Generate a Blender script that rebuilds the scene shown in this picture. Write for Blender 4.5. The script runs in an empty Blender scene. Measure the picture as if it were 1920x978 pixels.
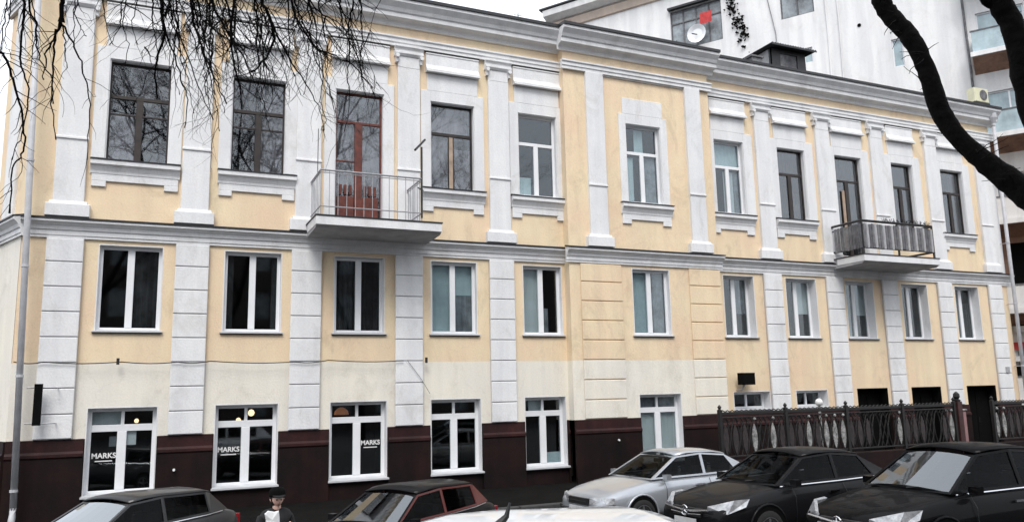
import bpy, bmesh, math, random
from mathutils import Vector, Matrix
R = math.radians
sc = bpy.context.scene
col = sc.collection
random.seed(7)

# ------------------------------------------------------------------ camera
H = 2.6
YAW, PITCH, ROLL, F = 0.4249, 0.1613, -0.02189, 1505.7
cd = bpy.data.cameras.new('camera')
cam = bpy.data.objects.new('camera', cd)
col.objects.link(cam)
sc.camera = cam
cd.sensor_width = 36.0
cd.lens = 36.0 * F / 1920.0
cd.clip_start = 0.1
cd.clip_end = 2000
_d = Vector((math.sin(YAW) * math.cos(PITCH), math.cos(YAW) * math.cos(PITCH), math.sin(PITCH)))
_r = Vector((math.cos(YAW), -math.sin(YAW), 0))
_u = _r.cross(_d)
_r2 = _r * math.cos(ROLL) + _u * math.sin(ROLL)
_u2 = -_r * math.sin(ROLL) + _u * math.cos(ROLL)
cam.matrix_world = Matrix(((_r2.x, _u2.x, -_d.x, 0), (_r2.y, _u2.y, -_d.y, 0), (_r2.z, _u2.z, -_d.z, H), (0, 0, 0, 1)))

# ------------------------------------------------------------------ world, sun, exposure
w = bpy.data.worlds.new('World')
sc.world = w
w.use_nodes = True
nt = w.node_tree
nt.nodes.clear()
sky = nt.nodes.new('ShaderNodeTexSky')
sky.sky_type = 'NISHITA'
sky.sun_disc = False
sky.sun_elevation = R(54)
sky.sun_rotation = R(204)
sky.air_density = 1.0
sky.dust_density = 3.0
mixc = nt.nodes.new('ShaderNodeMix')
mixc.data_type = 'RGBA'
mixc.inputs[0].default_value = 0.82
mixc.inputs[7].default_value = (8.6, 8.9, 9.4, 1)
bg = nt.nodes.new('ShaderNodeBackground')
bg.inputs[1].default_value = 0.115
wo = nt.nodes.new('ShaderNodeOutputWorld')
nt.links.new(sky.outputs[0], mixc.inputs[6])
nt.links.new(mixc.outputs[2], bg.inputs[0])
nt.links.new(bg.outputs[0], wo.inputs[0])
sd = bpy.data.lights.new('sun', 'SUN')
sd.energy = 1.5
sd.angle = R(25)
sd.color = (1, 0.97, 0.93)
sun = bpy.data.objects.new('sun', sd)
col.objects.link(sun)
sun.rotation_euler = (R(36), 0, R(-24))
sc.view_settings.view_transform = 'Standard'
sc.view_settings.look = 'None'
sc.view_settings.exposure = 0.72
sc.view_settings.gamma = 1.0

# ------------------------------------------------------------------ materials
def mat(name, c, rough=0.8, var=0.12, scale=3.0, bump=0.0, metal=0.0, spec=0.5, c2=None, streak=0.0, fine=0.0, coat=0.0, stain=0.0):
    m = bpy.data.materials.new(name)
    m.use_nodes = True
    n = m.node_tree
    b = n.nodes['Principled BSDF']
    b.inputs['Roughness'].default_value = rough
    b.inputs['Metallic'].default_value = metal
    b.inputs['Specular IOR Level'].default_value = spec
    b.inputs['Coat Weight'].default_value = coat
    b.inputs['Coat Roughness'].default_value = 0.03
    geo = n.nodes.new('ShaderNodeNewGeometry')
    nz = n.nodes.new('ShaderNodeTexNoise')
    nz.inputs['Scale'].default_value = scale
    nz.inputs['Detail'].default_value = 6
    nz.inputs['Roughness'].default_value = 0.65
    n.links.new(geo.outputs['Position'], nz.inputs['Vector'])
    rp = n.nodes.new('ShaderNodeValToRGB')
    rp.color_ramp.elements[0].position = 0.3
    rp.color_ramp.elements[1].position = 0.7
    a = c2 if c2 else tuple(v * (1 - var * 2) for v in c)
    rp.color_ramp.elements[0].color = (*a, 1)
    rp.color_ramp.elements[1].color = (*[min(1, v * (1 + var * 0.4)) for v in c], 1)
    n.links.new(nz.outputs[0], rp.inputs[0])
    out = rp.outputs[0]
    if streak > 0:
        mp = n.nodes.new('ShaderNodeMapping')
        mp.inputs['Scale'].default_value = (2.2, 2.2, 0.22)
        n.links.new(geo.outputs['Position'], mp.inputs[0])
        n2 = n.nodes.new('ShaderNodeTexNoise')
        n2.inputs['Scale'].default_value = 1.3
        n2.inputs['Detail'].default_value = 5
        n.links.new(mp.outputs[0], n2.inputs['Vector'])
        r2 = n.nodes.new('ShaderNodeValToRGB')
        r2.color_ramp.elements[0].position = 0.38
        r2.color_ramp.elements[1].position = 0.62
        r2.color_ramp.elements[0].color = (1 - streak, 1 - streak, 1 - streak * 0.9, 1)
        r2.color_ramp.elements[1].color = (1, 1, 1, 1)
        n.links.new(n2.outputs[0], r2.inputs[0])
        mx = n.nodes.new('ShaderNodeMix')
        mx.data_type = 'RGBA'
        mx.blend_type = 'MULTIPLY'
        mx.inputs[0].default_value = 1
        n.links.new(out, mx.inputs[6])
        n.links.new(r2.outputs[0], mx.inputs[7])
        out = mx.outputs[2]
    if fine > 0:
        n3 = n.nodes.new('ShaderNodeTexNoise')
        n3.inputs['Scale'].default_value = 28
        n3.inputs['Detail'].default_value = 4
        n.links.new(geo.outputs['Position'], n3.inputs['Vector'])
        r3 = n.nodes.new('ShaderNodeValToRGB')
        r3.color_ramp.elements[0].position = 0.35
        r3.color_ramp.elements[1].position = 0.65
        r3.color_ramp.elements[0].color = (1 - fine,) * 3 + (1,)
        r3.color_ramp.elements[1].color = (1, 1, 1, 1)
        n.links.new(n3.outputs[0], r3.inputs[0])
        mx = n.nodes.new('ShaderNodeMix')
        mx.data_type = 'RGBA'
        mx.blend_type = 'MULTIPLY'
        mx.inputs[0].default_value = 1
        n.links.new(out, mx.inputs[6])
        n.links.new(r3.outputs[0], mx.inputs[7])
        out = mx.outputs[2]
    if stain > 0:
        n4 = n.nodes.new('ShaderNodeTexNoise')
        n4.inputs['Scale'].default_value = 1.1
        n4.inputs['Detail'].default_value = 9
        n4.inputs['Roughness'].default_value = 0.72
        n4.inputs['Distortion'].default_value = 0.8
        m4 = n.nodes.new('ShaderNodeMapping')
        m4.inputs['Location'].default_value = (5.3, 2.1, 9.7)
        m4.inputs['Scale'].default_value = (1.0, 1.0, 0.6)
        n.links.new(geo.outputs['Position'], m4.inputs[0])
        n.links.new(m4.outputs[0], n4.inputs['Vector'])
        r4 = n.nodes.new('ShaderNodeValToRGB')
        r4.color_ramp.elements[0].position = 0.34
        r4.color_ramp.elements[1].position = 0.47
        r4.color_ramp.elements[0].color = (1 - stain, 1 - stain * 1.05, 1 - stain * 1.15, 1)
        r4.color_ramp.elements[1].color = (1, 1, 1, 1)
        n.links.new(n4.outputs[0], r4.inputs[0])
        mx = n.nodes.new('ShaderNodeMix')
        mx.data_type = 'RGBA'; mx.blend_type = 'MULTIPLY'; mx.inputs[0].default_value = 1
        n.links.new(out, mx.inputs[6]); n.links.new(r4.outputs[0], mx.inputs[7])
        out = mx.outputs[2]
        # hairline cracks
        vo = n.nodes.new('ShaderNodeTexVoronoi'); vo.feature = 'DISTANCE_TO_EDGE'; vo.inputs['Scale'].default_value = 0.55
        ad = n.nodes.new('ShaderNodeVectorMath'); ad.operation = 'ADD'
        n.links.new(geo.outputs['Position'], ad.inputs[0]); n.links.new(n4.outputs[1], ad.inputs[1])
        n.links.new(ad.outputs[0], vo.inputs['Vector'])
        r5 = n.nodes.new('ShaderNodeValToRGB')
        r5.color_ramp.elements[0].position = 0.0; r5.color_ramp.elements[1].position = 0.006
        r5.color_ramp.elements[0].color = (0.72, 0.70, 0.68, 1); r5.color_ramp.elements[1].color = (1, 1, 1, 1)
        n.links.new(vo.outputs['Distance'], r5.inputs[0])
        mx = n.nodes.new('ShaderNodeMix')
        mx.data_type = 'RGBA'; mx.blend_type = 'MULTIPLY'; mx.inputs[0].default_value = 0.35
        n.links.new(out, mx.inputs[6]); n.links.new(r5.outputs[0], mx.inputs[7])
        out = mx.outputs[2]
    n.links.new(out, b.inputs['Base Color'])
    if bump > 0:
        bm_ = n.nodes.new('ShaderNodeBump')
        bm_.inputs['Strength'].default_value = bump
        bm_.inputs['Distance'].default_value = 0.02
        nb = n.nodes.new('ShaderNodeTexNoise')
        nb.inputs['Scale'].default_value = 22
        nb.inputs['Detail'].default_value = 5
        n.links.new(geo.outputs['Position'], nb.inputs['Vector'])
        n.links.new(nb.outputs[0], bm_.inputs['Height'])
        n.links.new(bm_.outputs[0], b.inputs['Normal'])
    return m

def glass(name, tint, refl=1.0, rough=0.03, trans=1.0, wav=0.0, f0=0.05):
    m = bpy.data.materials.new(name)
    m.use_nodes = True
    n = m.node_tree
    n.nodes.clear()
    o = n.nodes.new('ShaderNodeOutputMaterial')
    tr = n.nodes.new('ShaderNodeBsdfTransparent')
    tr.inputs[0].default_value = (*[t * trans for t in tint], 1)
    gl = n.nodes.new('ShaderNodeBsdfGlossy')
    gl.inputs['Roughness'].default_value = rough
    gl.inputs['Color'].default_value = (refl * 0.93, refl * 0.97, refl, 1)
    g0 = n.nodes.new('ShaderNodeNewGeometry')
    dt = n.nodes.new('ShaderNodeVectorMath'); dt.operation = 'DOT_PRODUCT'
    n.links.new(g0.outputs['Normal'], dt.inputs[0]); n.links.new(g0.outputs['Incoming'], dt.inputs[1])
    def mth(op, a, b):
        q = n.nodes.new('ShaderNodeMath'); q.operation = op
        for k, v in enumerate((a, b)):
            if v is None: continue
            if isinstance(v, (int, float)): q.inputs[k].default_value = v
            else: n.links.new(v, q.inputs[k])
        return q.outputs[0]
    cs = mth('ABSOLUTE', dt.outputs['Value'], None)
    fs = mth('ADD', mth('MULTIPLY', mth('POWER', mth('SUBTRACT', 1.0, cs), 5.0), 1 - f0), f0)
    mx = n.nodes.new('ShaderNodeMixShader')
    if wav > 0:
        geo = n.nodes.new('ShaderNodeNewGeometry')
        nz = n.nodes.new('ShaderNodeTexNoise')
        nz.inputs['Scale'].default_value = 2.2
        n.links.new(geo.outputs['Position'], nz.inputs['Vector'])
        bp = n.nodes.new('ShaderNodeBump')
        bp.inputs['Strength'].default_value = wav
        bp.inputs['Distance'].default_value = 0.05
        n.links.new(nz.outputs[0], bp.inputs['Height'])
        n.links.new(bp.outputs[0], gl.inputs['Normal'])
    n.links.new(fs, mx.inputs[0])
    n.links.new(tr.outputs[0], mx.inputs[1])
    n.links.new(gl.outputs[0], mx.inputs[2])
    n.links.new(mx.outputs[0], o.inputs[0])
    return m

def emit(name, c, s):
    m = bpy.data.materials.new(name)
    m.use_nodes = True
    b = m.node_tree.nodes['Principled BSDF']
    b.inputs['Base Color'].default_value = (*c, 1)
    b.inputs['Emission Color'].default_value = (*c, 1)
    b.inputs['Emission Strength'].default_value = s
    return m

M = {}
M['yellow'] = mat('yellow_plaster', (0.81, 0.685, 0.47), 0.9, 0.05, 0.55, 0.3, streak=0.07, fine=0.07, c2=(0.80, 0.60, 0.42), stain=0.15)
M['cream'] = mat('cream_plaster', (0.81, 0.76, 0.65), 0.9, 0.05, 0.6, 0.3, streak=0.07, fine=0.06, c2=(0.77, 0.735, 0.67), stain=0.13)
M['white'] = mat('white_plaster', (0.80, 0.80, 0.80), 0.88, 0.05, 0.8, 0.28, streak=0.09, fine=0.07, c2=(0.73, 0.735, 0.745), stain=0.14)
M['shadowwhite'] = mat('grey_white_joint', (0.48, 0.48, 0.50), 0.9, 0.08, 2.0)
M['maroon'] = mat('maroon_plinth_render', (0.046, 0.012, 0.011), 0.6, 0.2, 1.6, 0.15, spec=0.25, streak=0.4, fine=0.15, c2=(0.018, 0.007, 0.008))
M['maroondark'] = mat('sooty_maroon_plinth', (0.020, 0.0065, 0.006), 0.7, 0.2, 1.2, 0.15, spec=0.2, streak=0.4, fine=0.15, c2=(0.005, 0.003, 0.003))  # near-black maroon shared by the plinth base and the fence wall
M['flash'] = mat('dark_metal_flashing', (0.025, 0.025, 0.028), 0.5, 0.3, 4.0)
M['roofmetal'] = mat('roof_sheet_metal', (0.07, 0.07, 0.075), 0.45, 0.2, 3.0)
M['pvc'] = mat('white_pvc', (0.80, 0.81, 0.83), 0.35, 0.03, 2.0, fine=0.04)
M['sillmetal'] = mat('sheet_metal_sill', (0.55, 0.56, 0.58), 0.4, 0.08, 4.0)
M['darkwood'] = mat('dark_wood_frame', (0.030, 0.020, 0.018), 0.5, 0.3, 6.0)
M['redwood'] = mat('red_brown_wood', (0.15, 0.035, 0.022), 0.5, 0.3, 5.0)
M['lightwood'] = mat('pale_worn_wood', (0.42, 0.31, 0.23), 0.6, 0.2, 5.0)
M['pane'] = glass('window_glass', (0.80, 0.84, 0.85), 0.9, wav=0.0, f0=0.075)
M['paneold'] = glass('old_window_glass', (0.80, 0.80, 0.81), 0.8, 0.02, wav=0.0, f0=0.13)
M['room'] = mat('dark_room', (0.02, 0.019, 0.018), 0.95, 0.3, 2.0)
M['curtain'] = mat('grey_net_curtain', (0.42, 0.43, 0.45), 0.9, 0.3, 3.0, streak=0.35)
M['darkcurtain'] = mat('dark_curtain', (0.075, 0.072, 0.075), 0.9, 0.5, 2.2, streak=0.5)
M['tealblind'] = mat('pale_teal_blind', (0.66, 0.77, 0.79), 0.8, 0.12, 2.0)  # sky-tinted reflection put into the colour of sheets behind the panes
M['paleblind'] = mat('pale_blind', (0.76, 0.78, 0.78), 0.8, 0.08, 2.0)
M['pipe'] = mat('galvanised_pipe', (0.50, 0.505, 0.53), 0.55, 0.12, 5.0, metal=0.0)
M['iron'] = mat('black_cast_iron', (0.010, 0.009, 0.009), 0.5, 0.3, 8.0)
M['ironmaroon'] = mat('maroon_iron', (0.05, 0.012, 0.012), 0.5, 0.3, 8.0)
M['silverleaf'] = mat('silver_painted_iron', (0.42, 0.42, 0.41), 0.6, 0.4, 9.0, fine=0.5)
M['greyleaf'] = mat('weathered_iron', (0.04, 0.030, 0.031), 0.6, 0.3, 9.0, fine=0.3)
M['rail'] = mat('grey_painted_rail', (0.38, 0.38, 0.40), 0.5, 0.15, 9.0)
M['slat'] = mat('weathered_slat', (0.26, 0.26, 0.27), 0.8, 0.3, 5.0, fine=0.3, streak=0.4)
M['soffit'] = mat('concrete_soffit', (0.42, 0.42, 0.43), 0.9, 0.15, 2.5, streak=0.1)
M['bark'] = mat('dark_bark', (0.006, 0.005, 0.005), 0.95, 0.4, 14.0, 0.8, spec=0.15)
M['asphalt'] = mat('asphalt', (0.026, 0.026, 0.028), 0.85, 0.25, 2.0, 0.4, fine=0.3)
M['pavement'] = mat('pavement_concrete', (0.010, 0.0095, 0.009), 1.0, 0.2, 2.0, 0.3, fine=0.2, spec=0.05)
M['kerb'] = mat('kerb_granite', (0.045, 0.045, 0.045), 0.85, 0.2, 8.0)
M['bwall'] = mat('pale_tower_wall', (0.80, 0.795, 0.785), 0.9, 0.05, 0.4, 0.2, streak=0.12, fine=0.06, c2=(0.76, 0.76, 0.76), stain=0.08)
M['bbrown'] = mat('brown_red_render', (0.36, 0.22, 0.16), 0.9, 0.2, 1.0, streak=0.3)
M['beige'] = mat('beige_render', (0.60, 0.50, 0.42), 0.9, 0.1, 1.0, streak=0.1)
M['bglass'] = mat('pale_blue_glazing', (0.46, 0.58, 0.62), 0.25, 0.2, 1.2, spec=0.5, streak=0.15)
M['bglassgrey'] = mat('grey_glazing', (0.30, 0.335, 0.36), 0.15, 0.4, 1.2, spec=0.8)
M['black'] = mat('matt_black', (0.004, 0.004, 0.004), 0.95, 0.2, 5.0, spec=0.1)
M['cable'] = mat('black_cable', (0.02, 0.018, 0.018), 0.7, 0.2, 5.0)
M['redcloth'] = mat('red_cloth', (0.55, 0.06, 0.06), 0.9, 0.2, 5.0)
M['letter'] = mat('white_lettering', (0.75, 0.75, 0.75), 0.6, 0.02, 5.0)
M['paper'] = mat('white_paper', (0.82, 0.82, 0.82), 0.8, 0.03, 4.0)
M['lampwarm'] = emit('warm_lamp_glow', (1.0, 0.70, 0.40), 1.6)
M['lampshade'] = emit('orange_lampshade', (0.42, 0.15, 0.06), 0.28)
M['tyre'] = mat('tyre_rubber', (0.012, 0.012, 0.012), 0.85, 0.2, 10.0)
M['rim'] = mat('alloy_rim', (0.35, 0.35, 0.36), 0.35, 0.1, 8.0, metal=0.8)
M['chrome'] = mat('chrome_trim', (0.72, 0.72, 0.74), 0.12, 0.05, 5.0, metal=1.0)
M['lens'] = mat('headlight_lens', (0.62, 0.63, 0.65), 0.12, 0.25, 9.0, metal=0.35, fine=0.25)
M['plastic'] = mat('black_plastic', (0.012, 0.012, 0.013), 0.5, 0.2, 8.0)
M['seat'] = mat('grey_seat_cloth', (0.10, 0.10, 0.105), 0.9, 0.2, 6.0)
M['carglass'] = glass('car_glass', (0.22, 0.23, 0.23), 0.22, 0.02, f0=0.04)
M['skyglass'] = glass('sky_reflecting_car_glass', (0.30, 0.34, 0.36), 1.0, 0.03, f0=0.38)
M['halfglass'] = glass('pale_reflecting_car_glass', (0.22, 0.24, 0.25), 1.0, 0.03, f0=0.22)
M['taillamp'] = mat('red_tail_lamp', (0.35, 0.015, 0.02), 0.2, 0.2, 9.0)
M['plate'] = mat('number_plate', (0.60, 0.60, 0.60), 0.5, 0.1, 9.0)
def paint(name, c, metal=0.3, rough=0.32, coat=0.9, spec=0.5):
    return mat(name, c, rough, 0.05, 1.5, metal=metal, coat=coat, fine=0.03, spec=spec)
M['p_silver'] = paint('silver_car_paint', (0.42, 0.44, 0.47), 0.45, 0.3)
M['p_white'] = paint('white_car_paint', (0.80, 0.81, 0.82), 0.0, 0.4)
M['p_grey'] = paint('dark_grey_car_paint', (0.03, 0.031, 0.033), 0.2, 0.4, 0.3, 0.2)
M['p_red'] = paint('dark_red_car_paint', (0.10, 0.014, 0.010), 0.0, 0.5, 0.3, 0.3)
M['p_black'] = paint('black_car_paint', (0.0025, 0.0025, 0.003), 0.0, 0.5, 0.12, 0.04)
M['p_graphite'] = paint('graphite_car_paint', (0.008, 0.008, 0.009), 0.0, 0.5, 0.16, 0.06)
M['skin'] = mat('skin', (0.66, 0.42, 0.34), 0.6, 0.08, 12.0)
M['coat'] = mat('black_coat', (0.012, 0.012, 0.014), 0.9, 0.3, 9.0)
M['hair'] = mat('dark_hair', (0.012, 0.008, 0.006), 0.6, 0.3, 30.0)

# ------------------------------------------------------------------ helpers
WPOS = {}
def link(name, data, parent=None, loc=(0, 0, 0), rz=0.0):
    o = bpy.data.objects.new(name, data)
    col.objects.link(o)
    if parent is not None:
        o.parent = parent
        pw = WPOS[parent.name]
        Mi = pw.inverted()
    else:
        Mi = Matrix.Identity(4)
    W = Matrix.Translation(Vector(loc)) @ Matrix.Rotation(rz, 4, 'Z')
    o.matrix_basis = Mi @ W
    WPOS[o.name] = W
    return o

def tag(o, label=None, cat=None, group=None, kind=None):
    if label: o['label'] = label
    if cat: o['category'] = cat
    if group: o['group'] = group
    if kind: o['kind'] = kind
    return o

def empty(name, loc, rz=0.0, label=None, cat=None, group=None):
    o = link(name, None, None, loc, rz)
    o.empty_display_size = 0.3
    return tag(o, label, cat, group)

class MB:
    def __init__(s):
        s.v = []; s.f = []
    def add(s, vs, fs):
        k = len(s.v)
        s.v += [tuple(v) for v in vs]
        s.f += [tuple(i + k for i in f) for f in fs]
        return s
    def box(s, x0, x1, y0, y1, z0, z1):
        return s.add([(x0, y0, z0), (x1, y0, z0), (x1, y1, z0), (x0, y1, z0), (x0, y0, z1), (x1, y0, z1), (x1, y1, z1), (x0, y1, z1)],
                     [(0, 3, 2, 1), (4, 5, 6, 7), (0, 1, 5, 4), (1, 2, 6, 5), (2, 3, 7, 6), (3, 0, 4, 7)])
    def bev(s, x0, x1, y0, y1, z0, z1, b=0.01):
        # box whose front (-y) edges are chamfered
        vs = [(x0, y1, z0), (x1, y1, z0), (x1, y1, z1), (x0, y1, z1),
              (x0, y0 + b, z0), (x1, y0 + b, z0), (x1, y0 + b, z1), (x0, y0 + b, z1),
              (x0 + b, y0, z0 + b), (x1 - b, y0, z0 + b), (x1 - b, y0, z1 - b), (x0 + b, y0, z1 - b)]
        fs = [(0, 3, 2, 1)]
        for a in range(4):
            c = (a + 1) % 4
            fs += [(a, c, c + 4, a + 4), (a + 4, c + 4, c + 8, a + 8)]
        fs.append((8, 9, 10, 11))
        return s.add(vs, fs)
    def quad(s, a, b, c, d):
        return s.add([a, b, c, d], [(0, 1, 2, 3)])
    def prism(s, prof, x0, x1, caps=True):
        # prof: list of (y, z); extruded in x
        n = len(prof)
        vs = [(x0, y, z) for y, z in prof] + [(x1, y, z) for y, z in prof]
        fs = [(i, (i + 1) % n, (i + 1) % n + n, i + n) for i in range(n)]
        if caps:
            fs += [tuple(range(n - 1, -1, -1)), tuple(range(n, 2 * n))]
        return s.add(vs, fs)
    def tube(s, pts, rads, n=5, cap=True):
        pts = [Vector(p) for p in pts]
        if not hasattr(rads, '__len__'): rads = [rads] * len(pts)
        k = len(s.v)
        up = Vector((0.13, 0.21, 1)).normalized()
        for i, p in enumerate(pts):
            t = (pts[min(i + 1, len(pts) - 1)] - pts[max(i - 1, 0)])
            if t.length < 1e-9: t = Vector((0, 0, 1))
            t.normalize()
            a = t.cross(up)
            if a.length < 1e-3: a = t.cross(Vector((1, 0, 0)))
            a.normalize()
            b = t.cross(a)
            for j in range(n):
                th = 2 * math.pi * j / n
                s.v.append(tuple(p + (a * math.cos(th) + b * math.sin(th)) * rads[i]))
        for i in range(len(pts) - 1):
            for j in range(n):
                c = (j + 1) % n
                s.f.append((k + i * n + j, k + i * n + c, k + (i + 1) * n + c, k + (i + 1) * n + j))
        if cap:
            s.f.append(tuple(k + j for j in range(n)))
            s.f.append(tuple(k + (len(pts) - 1) * n + j for j in range(n - 1, -1, -1)))
        return s
    def lathe(s, prof, c=(0, 0, 0), axis='z', n=16):
        # prof: list of (r, h)
        k = len(s.v)
        for r, h in prof:
            for j in range(n):
                th = 2 * math.pi * j / n
                a, b = r * math.cos(th), r * math.sin(th)
                if axis == 'z': v = (a, b, h)
                elif axis == 'y': v = (a, h, b)
                else: v = (h, a, b)
                s.v.append((v[0] + c[0], v[1] + c[1], v[2] + c[2]))
        for i in range(len(prof) - 1):
            for j in range(n):
                d = (j + 1) % n
                s.f.append((k + i * n + j, k + i * n + d, k + (i + 1) * n + d, k + (i + 1) * n + j))
        s.f.append(tuple(k + j for j in range(n)))
        s.f.append(tuple(k + (len(prof) - 1) * n + j for j in range(n)))
        return s
    def mesh(s, name, m, smooth=False):
        me = bpy.data.meshes.new(name)
        me.from_pydata(s.v, [], s.f)
        me.materials.append(m)
        bm_ = bmesh.new(); bm_.from_mesh(me)
        bmesh.ops.recalc_face_normals(bm_, faces=bm_.faces)
        bm_.to_mesh(me); bm_.free()
        if smooth:
            me.shade_smooth()
        return me
    def build(s, name, m, parent=None, loc=(0, 0, 0), rz=0.0, smooth=False):
        return link(name, s.mesh(name, m, smooth), parent, loc, rz)

def ray(x, y):
    return _d * F + _r2 * (x - 960) + _u2 * (489 - y)
def at(x, y, t):
    v = ray(x, y).normalized() * t
    return Vector((v.x, v.y, v.z + H))
def at_y(x, y, Y):
    v = ray(x, y)
    v = v * (Y / v.y)
    return Vector((v.x, v.y, v.z + H))

def holed(mb, x0, x1, z0, z1, holes, y):
    xs = sorted({x0, x1} | {min(max(h[i], x0), x1) for h in holes for i in (0, 1)})
    zs = sorted({z0, z1} | {min(max(h[i], z0), z1) for h in holes for i in (2, 3)})
    for a, b in zip(xs, xs[1:]):
        for c, d in zip(zs, zs[1:]):
            mx, mz = (a + b) / 2, (c + d) / 2
            if any(h[0] < mx < h[1] and h[2] < mz < h[3] for h in holes): continue
            mb.quad((a, y, c), (b, y, c), (b, y, d), (a, y, d))

# ------------------------------------------------------------------ ground
Y0 = 20.0
g = MB()
g.quad((-400, -300, 0), (600, -300, 0), (600, 700, 0), (-400, 700, 0))
tag(g.build('road', M['asphalt']), kind='structure')
g = MB()
g.box(-30, 60, 16.6, 40, 0.004, 0.13)
tag(g.build('pavement', M['pavement']), kind='structure')
kb = MB().bev(-0.49, 0.49, 0, 0.15, 0, 0.14, 0.02).mesh('kerb_stone', M['kerb'])
kr = MB().box(-30, 60, 16.52, 16.599, 0.002, 0.09).build('kerb', M['kerb'])
tag(kr, kind='structure')
for i in range(38):
    link('kerb_stone', kb, kr, (-8 + i, 16.42, 0.003))

# ------------------------------------------------------------------ main building
XL, XR = -2.65, 29.75
bld = empty('apartment_house', (13.5, Y0, 0), 0,
            'long two-storey-and-basement yellow house with white pilasters, cornice and dark maroon plinth', 'building')
RX0, RX1, RY = 10.68, 15.90, Y0 - 0.30     # projecting middle bay
Z_PL, Z_CR, Z_BELT, Z_TOP = 1.80, 3.42, 6.62, 13.1

gx = [(-1.18, 0.24), (1.44, 2.87), (4.08, 5.52), (6.66, 8.07), (9.33, 10.60)]
mx_ = [(-1.14, 0.20), (1.53, 2.87), (4.14, 5.44), (6.68, 8.0), (9.36, 10.58)]
tx = [(-1.14, 0.20), (1.58, 2.88), (4.12, 5.40), (6.70, 7.98), (9.32, 10.55)]
gxR = [(16.40, 17.85), (18.90, 20.25), (21.55, 22.95), (24.10, 25.55), (26.90, 28.45)]
mxR = [(16.27, 17.50), (18.80, 20.12), (21.42, 22.72), (24.07, 25.38), (26.80, 28.10)]
txR = [(16.24, 17.42), (18.85, 20.05), (21.42, 22.67), (24.15, 25.24), (26.70, 27.92)]
gc = (12.80, 14.25); mc = (12.74, 14.05); tc = (12.74, 13.98)
ZG0, ZG1 = 0.57, 2.46
ZM0, ZM1 = 4.12, 6.08
ZT0, ZT1 = 8.05, 10.48

holesL = [(a, b, ZG0, ZG1) for a, b in gx] + [(a, b, ZM0, ZM1) for a, b in mx_] + \
         [(a, b, ZT0 if i != 2 else 6.9, ZT1) for i, (a, b) in enumerate(tx)]
holesR = [(a, b, (1.9 if i < 2 else 0.13), ZG1) for i, (a, b) in enumerate(gxR)] + [(a, b, ZM0, ZM1) for a, b in mxR] + \
         [(a, b, ZT0 if i != 2 else 6.9, ZT1) for i, (a, b) in enumerate(txR)]
holesC = [(gc[0], gc[1], ZG0, ZG1), (mc[0], mc[1], ZM0, ZM1), (tc[0], tc[1], ZT0, ZT1)]

def zone(name, m, segs, z0, z1):
    mb = MB()
    for (x0, x1, y, holes) in segs:
        holed(mb, x0, x1, z0, z1, holes, y)
    return mb
segL = (XL, RX0, Y0, holesL); segC = (RX0, RX1, RY, holesC); segR = (RX1, XR, Y0, holesR)
mb = zone('plinth', 0, [segL, segC, segR], 0.0, Z_PL)
# the plinth is proud of the wall below its band
mb.build('plinth', M['maroondark'], bld)
# sloped plinth ledge sections between openings
def gaps(x0, x1, opens):
    r = []; c = x0
    for a, b in sorted(opens):
        if a > c: r.append((c, a))
        c = max(c, b)
    if x1 > c: r.append((c, x1))
    return r
def ledge(x0, x1, y):
    MB().prism([(y, Z_PL + 0.004), (y - 0.05, Z_PL + 0.004), (y - 0.055, 1.55), (y - 0.10, 1.50), (y - 0.10, 1.44), (y, 1.44)], x0, x1).build('plinth_course', M['maroon'], bld)
    MB().prism([(y, 1.438), (y - 0.09, 1.438), (y - 0.075, 1.40), (y - 0.075, 0.0), (y, 0.0)], x0, x1).build('plinth_base', M['maroondark'], bld)
for a, b in gaps(XL, RX0, gx): ledge(a - (0.0 if a == XL else -0.02), b - 0.02, Y0)
for a, b in gaps(RX0, RX1, [gc]): ledge(a, b, RY)
for a, b in gaps(RX1, XR, gxR[2:]):
    ledge(a + 0.02, b - 0.02, Y0)

cm = MB()
for (x0, x1, y, holes) in (segL, segC): holed(cm, x0, x1, Z_PL, Z_CR, holes, y)
cm.build('wall', M['cream'], bld)
ym = MB()
for (x0, x1, y, holes) in (segL, segC): holed(ym, x0, x1, Z_CR, Z_TOP, holes, y)
holed(ym, RX1, XR, Z_PL, Z_TOP, holesR, Y0)
# sides of the projecting bay, yellow
for xx in (RX0, RX1):
    ym.quad((xx, RY, Z_CR if xx == RX0 else Z_PL), (xx, Y0, Z_CR if xx == RX0 else Z_PL), (xx, Y0, Z_TOP), (xx, RY, Z_TOP))
ym.build('wall', M['yellow'], bld)
MB().quad((RX0, RY, Z_PL), (RX0, Y0, Z_PL), (RX0, Y0, Z_CR), (RX0, RY, Z_CR)).build('wall', M['cream'], bld)
# right end, back
bk = MB()
bk.quad((XR, Y0, 0), (XR, 33, 0), (XR, 33, Z_TOP), (XR, Y0, Z_TOP))
bk.quad((XR, 33, 0), (-4.2, 33, 0), (-4.2, 33, Z_TOP), (XR, 33, Z_TOP))
bk.quad((-3.42, 21.84, 0), (-4.2, 33, 0), (-4.2, 33, Z_TOP), (-3.42, 21.84, Z_TOP))
bk.build('rear_wall', M['yellow'], bld)

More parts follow.
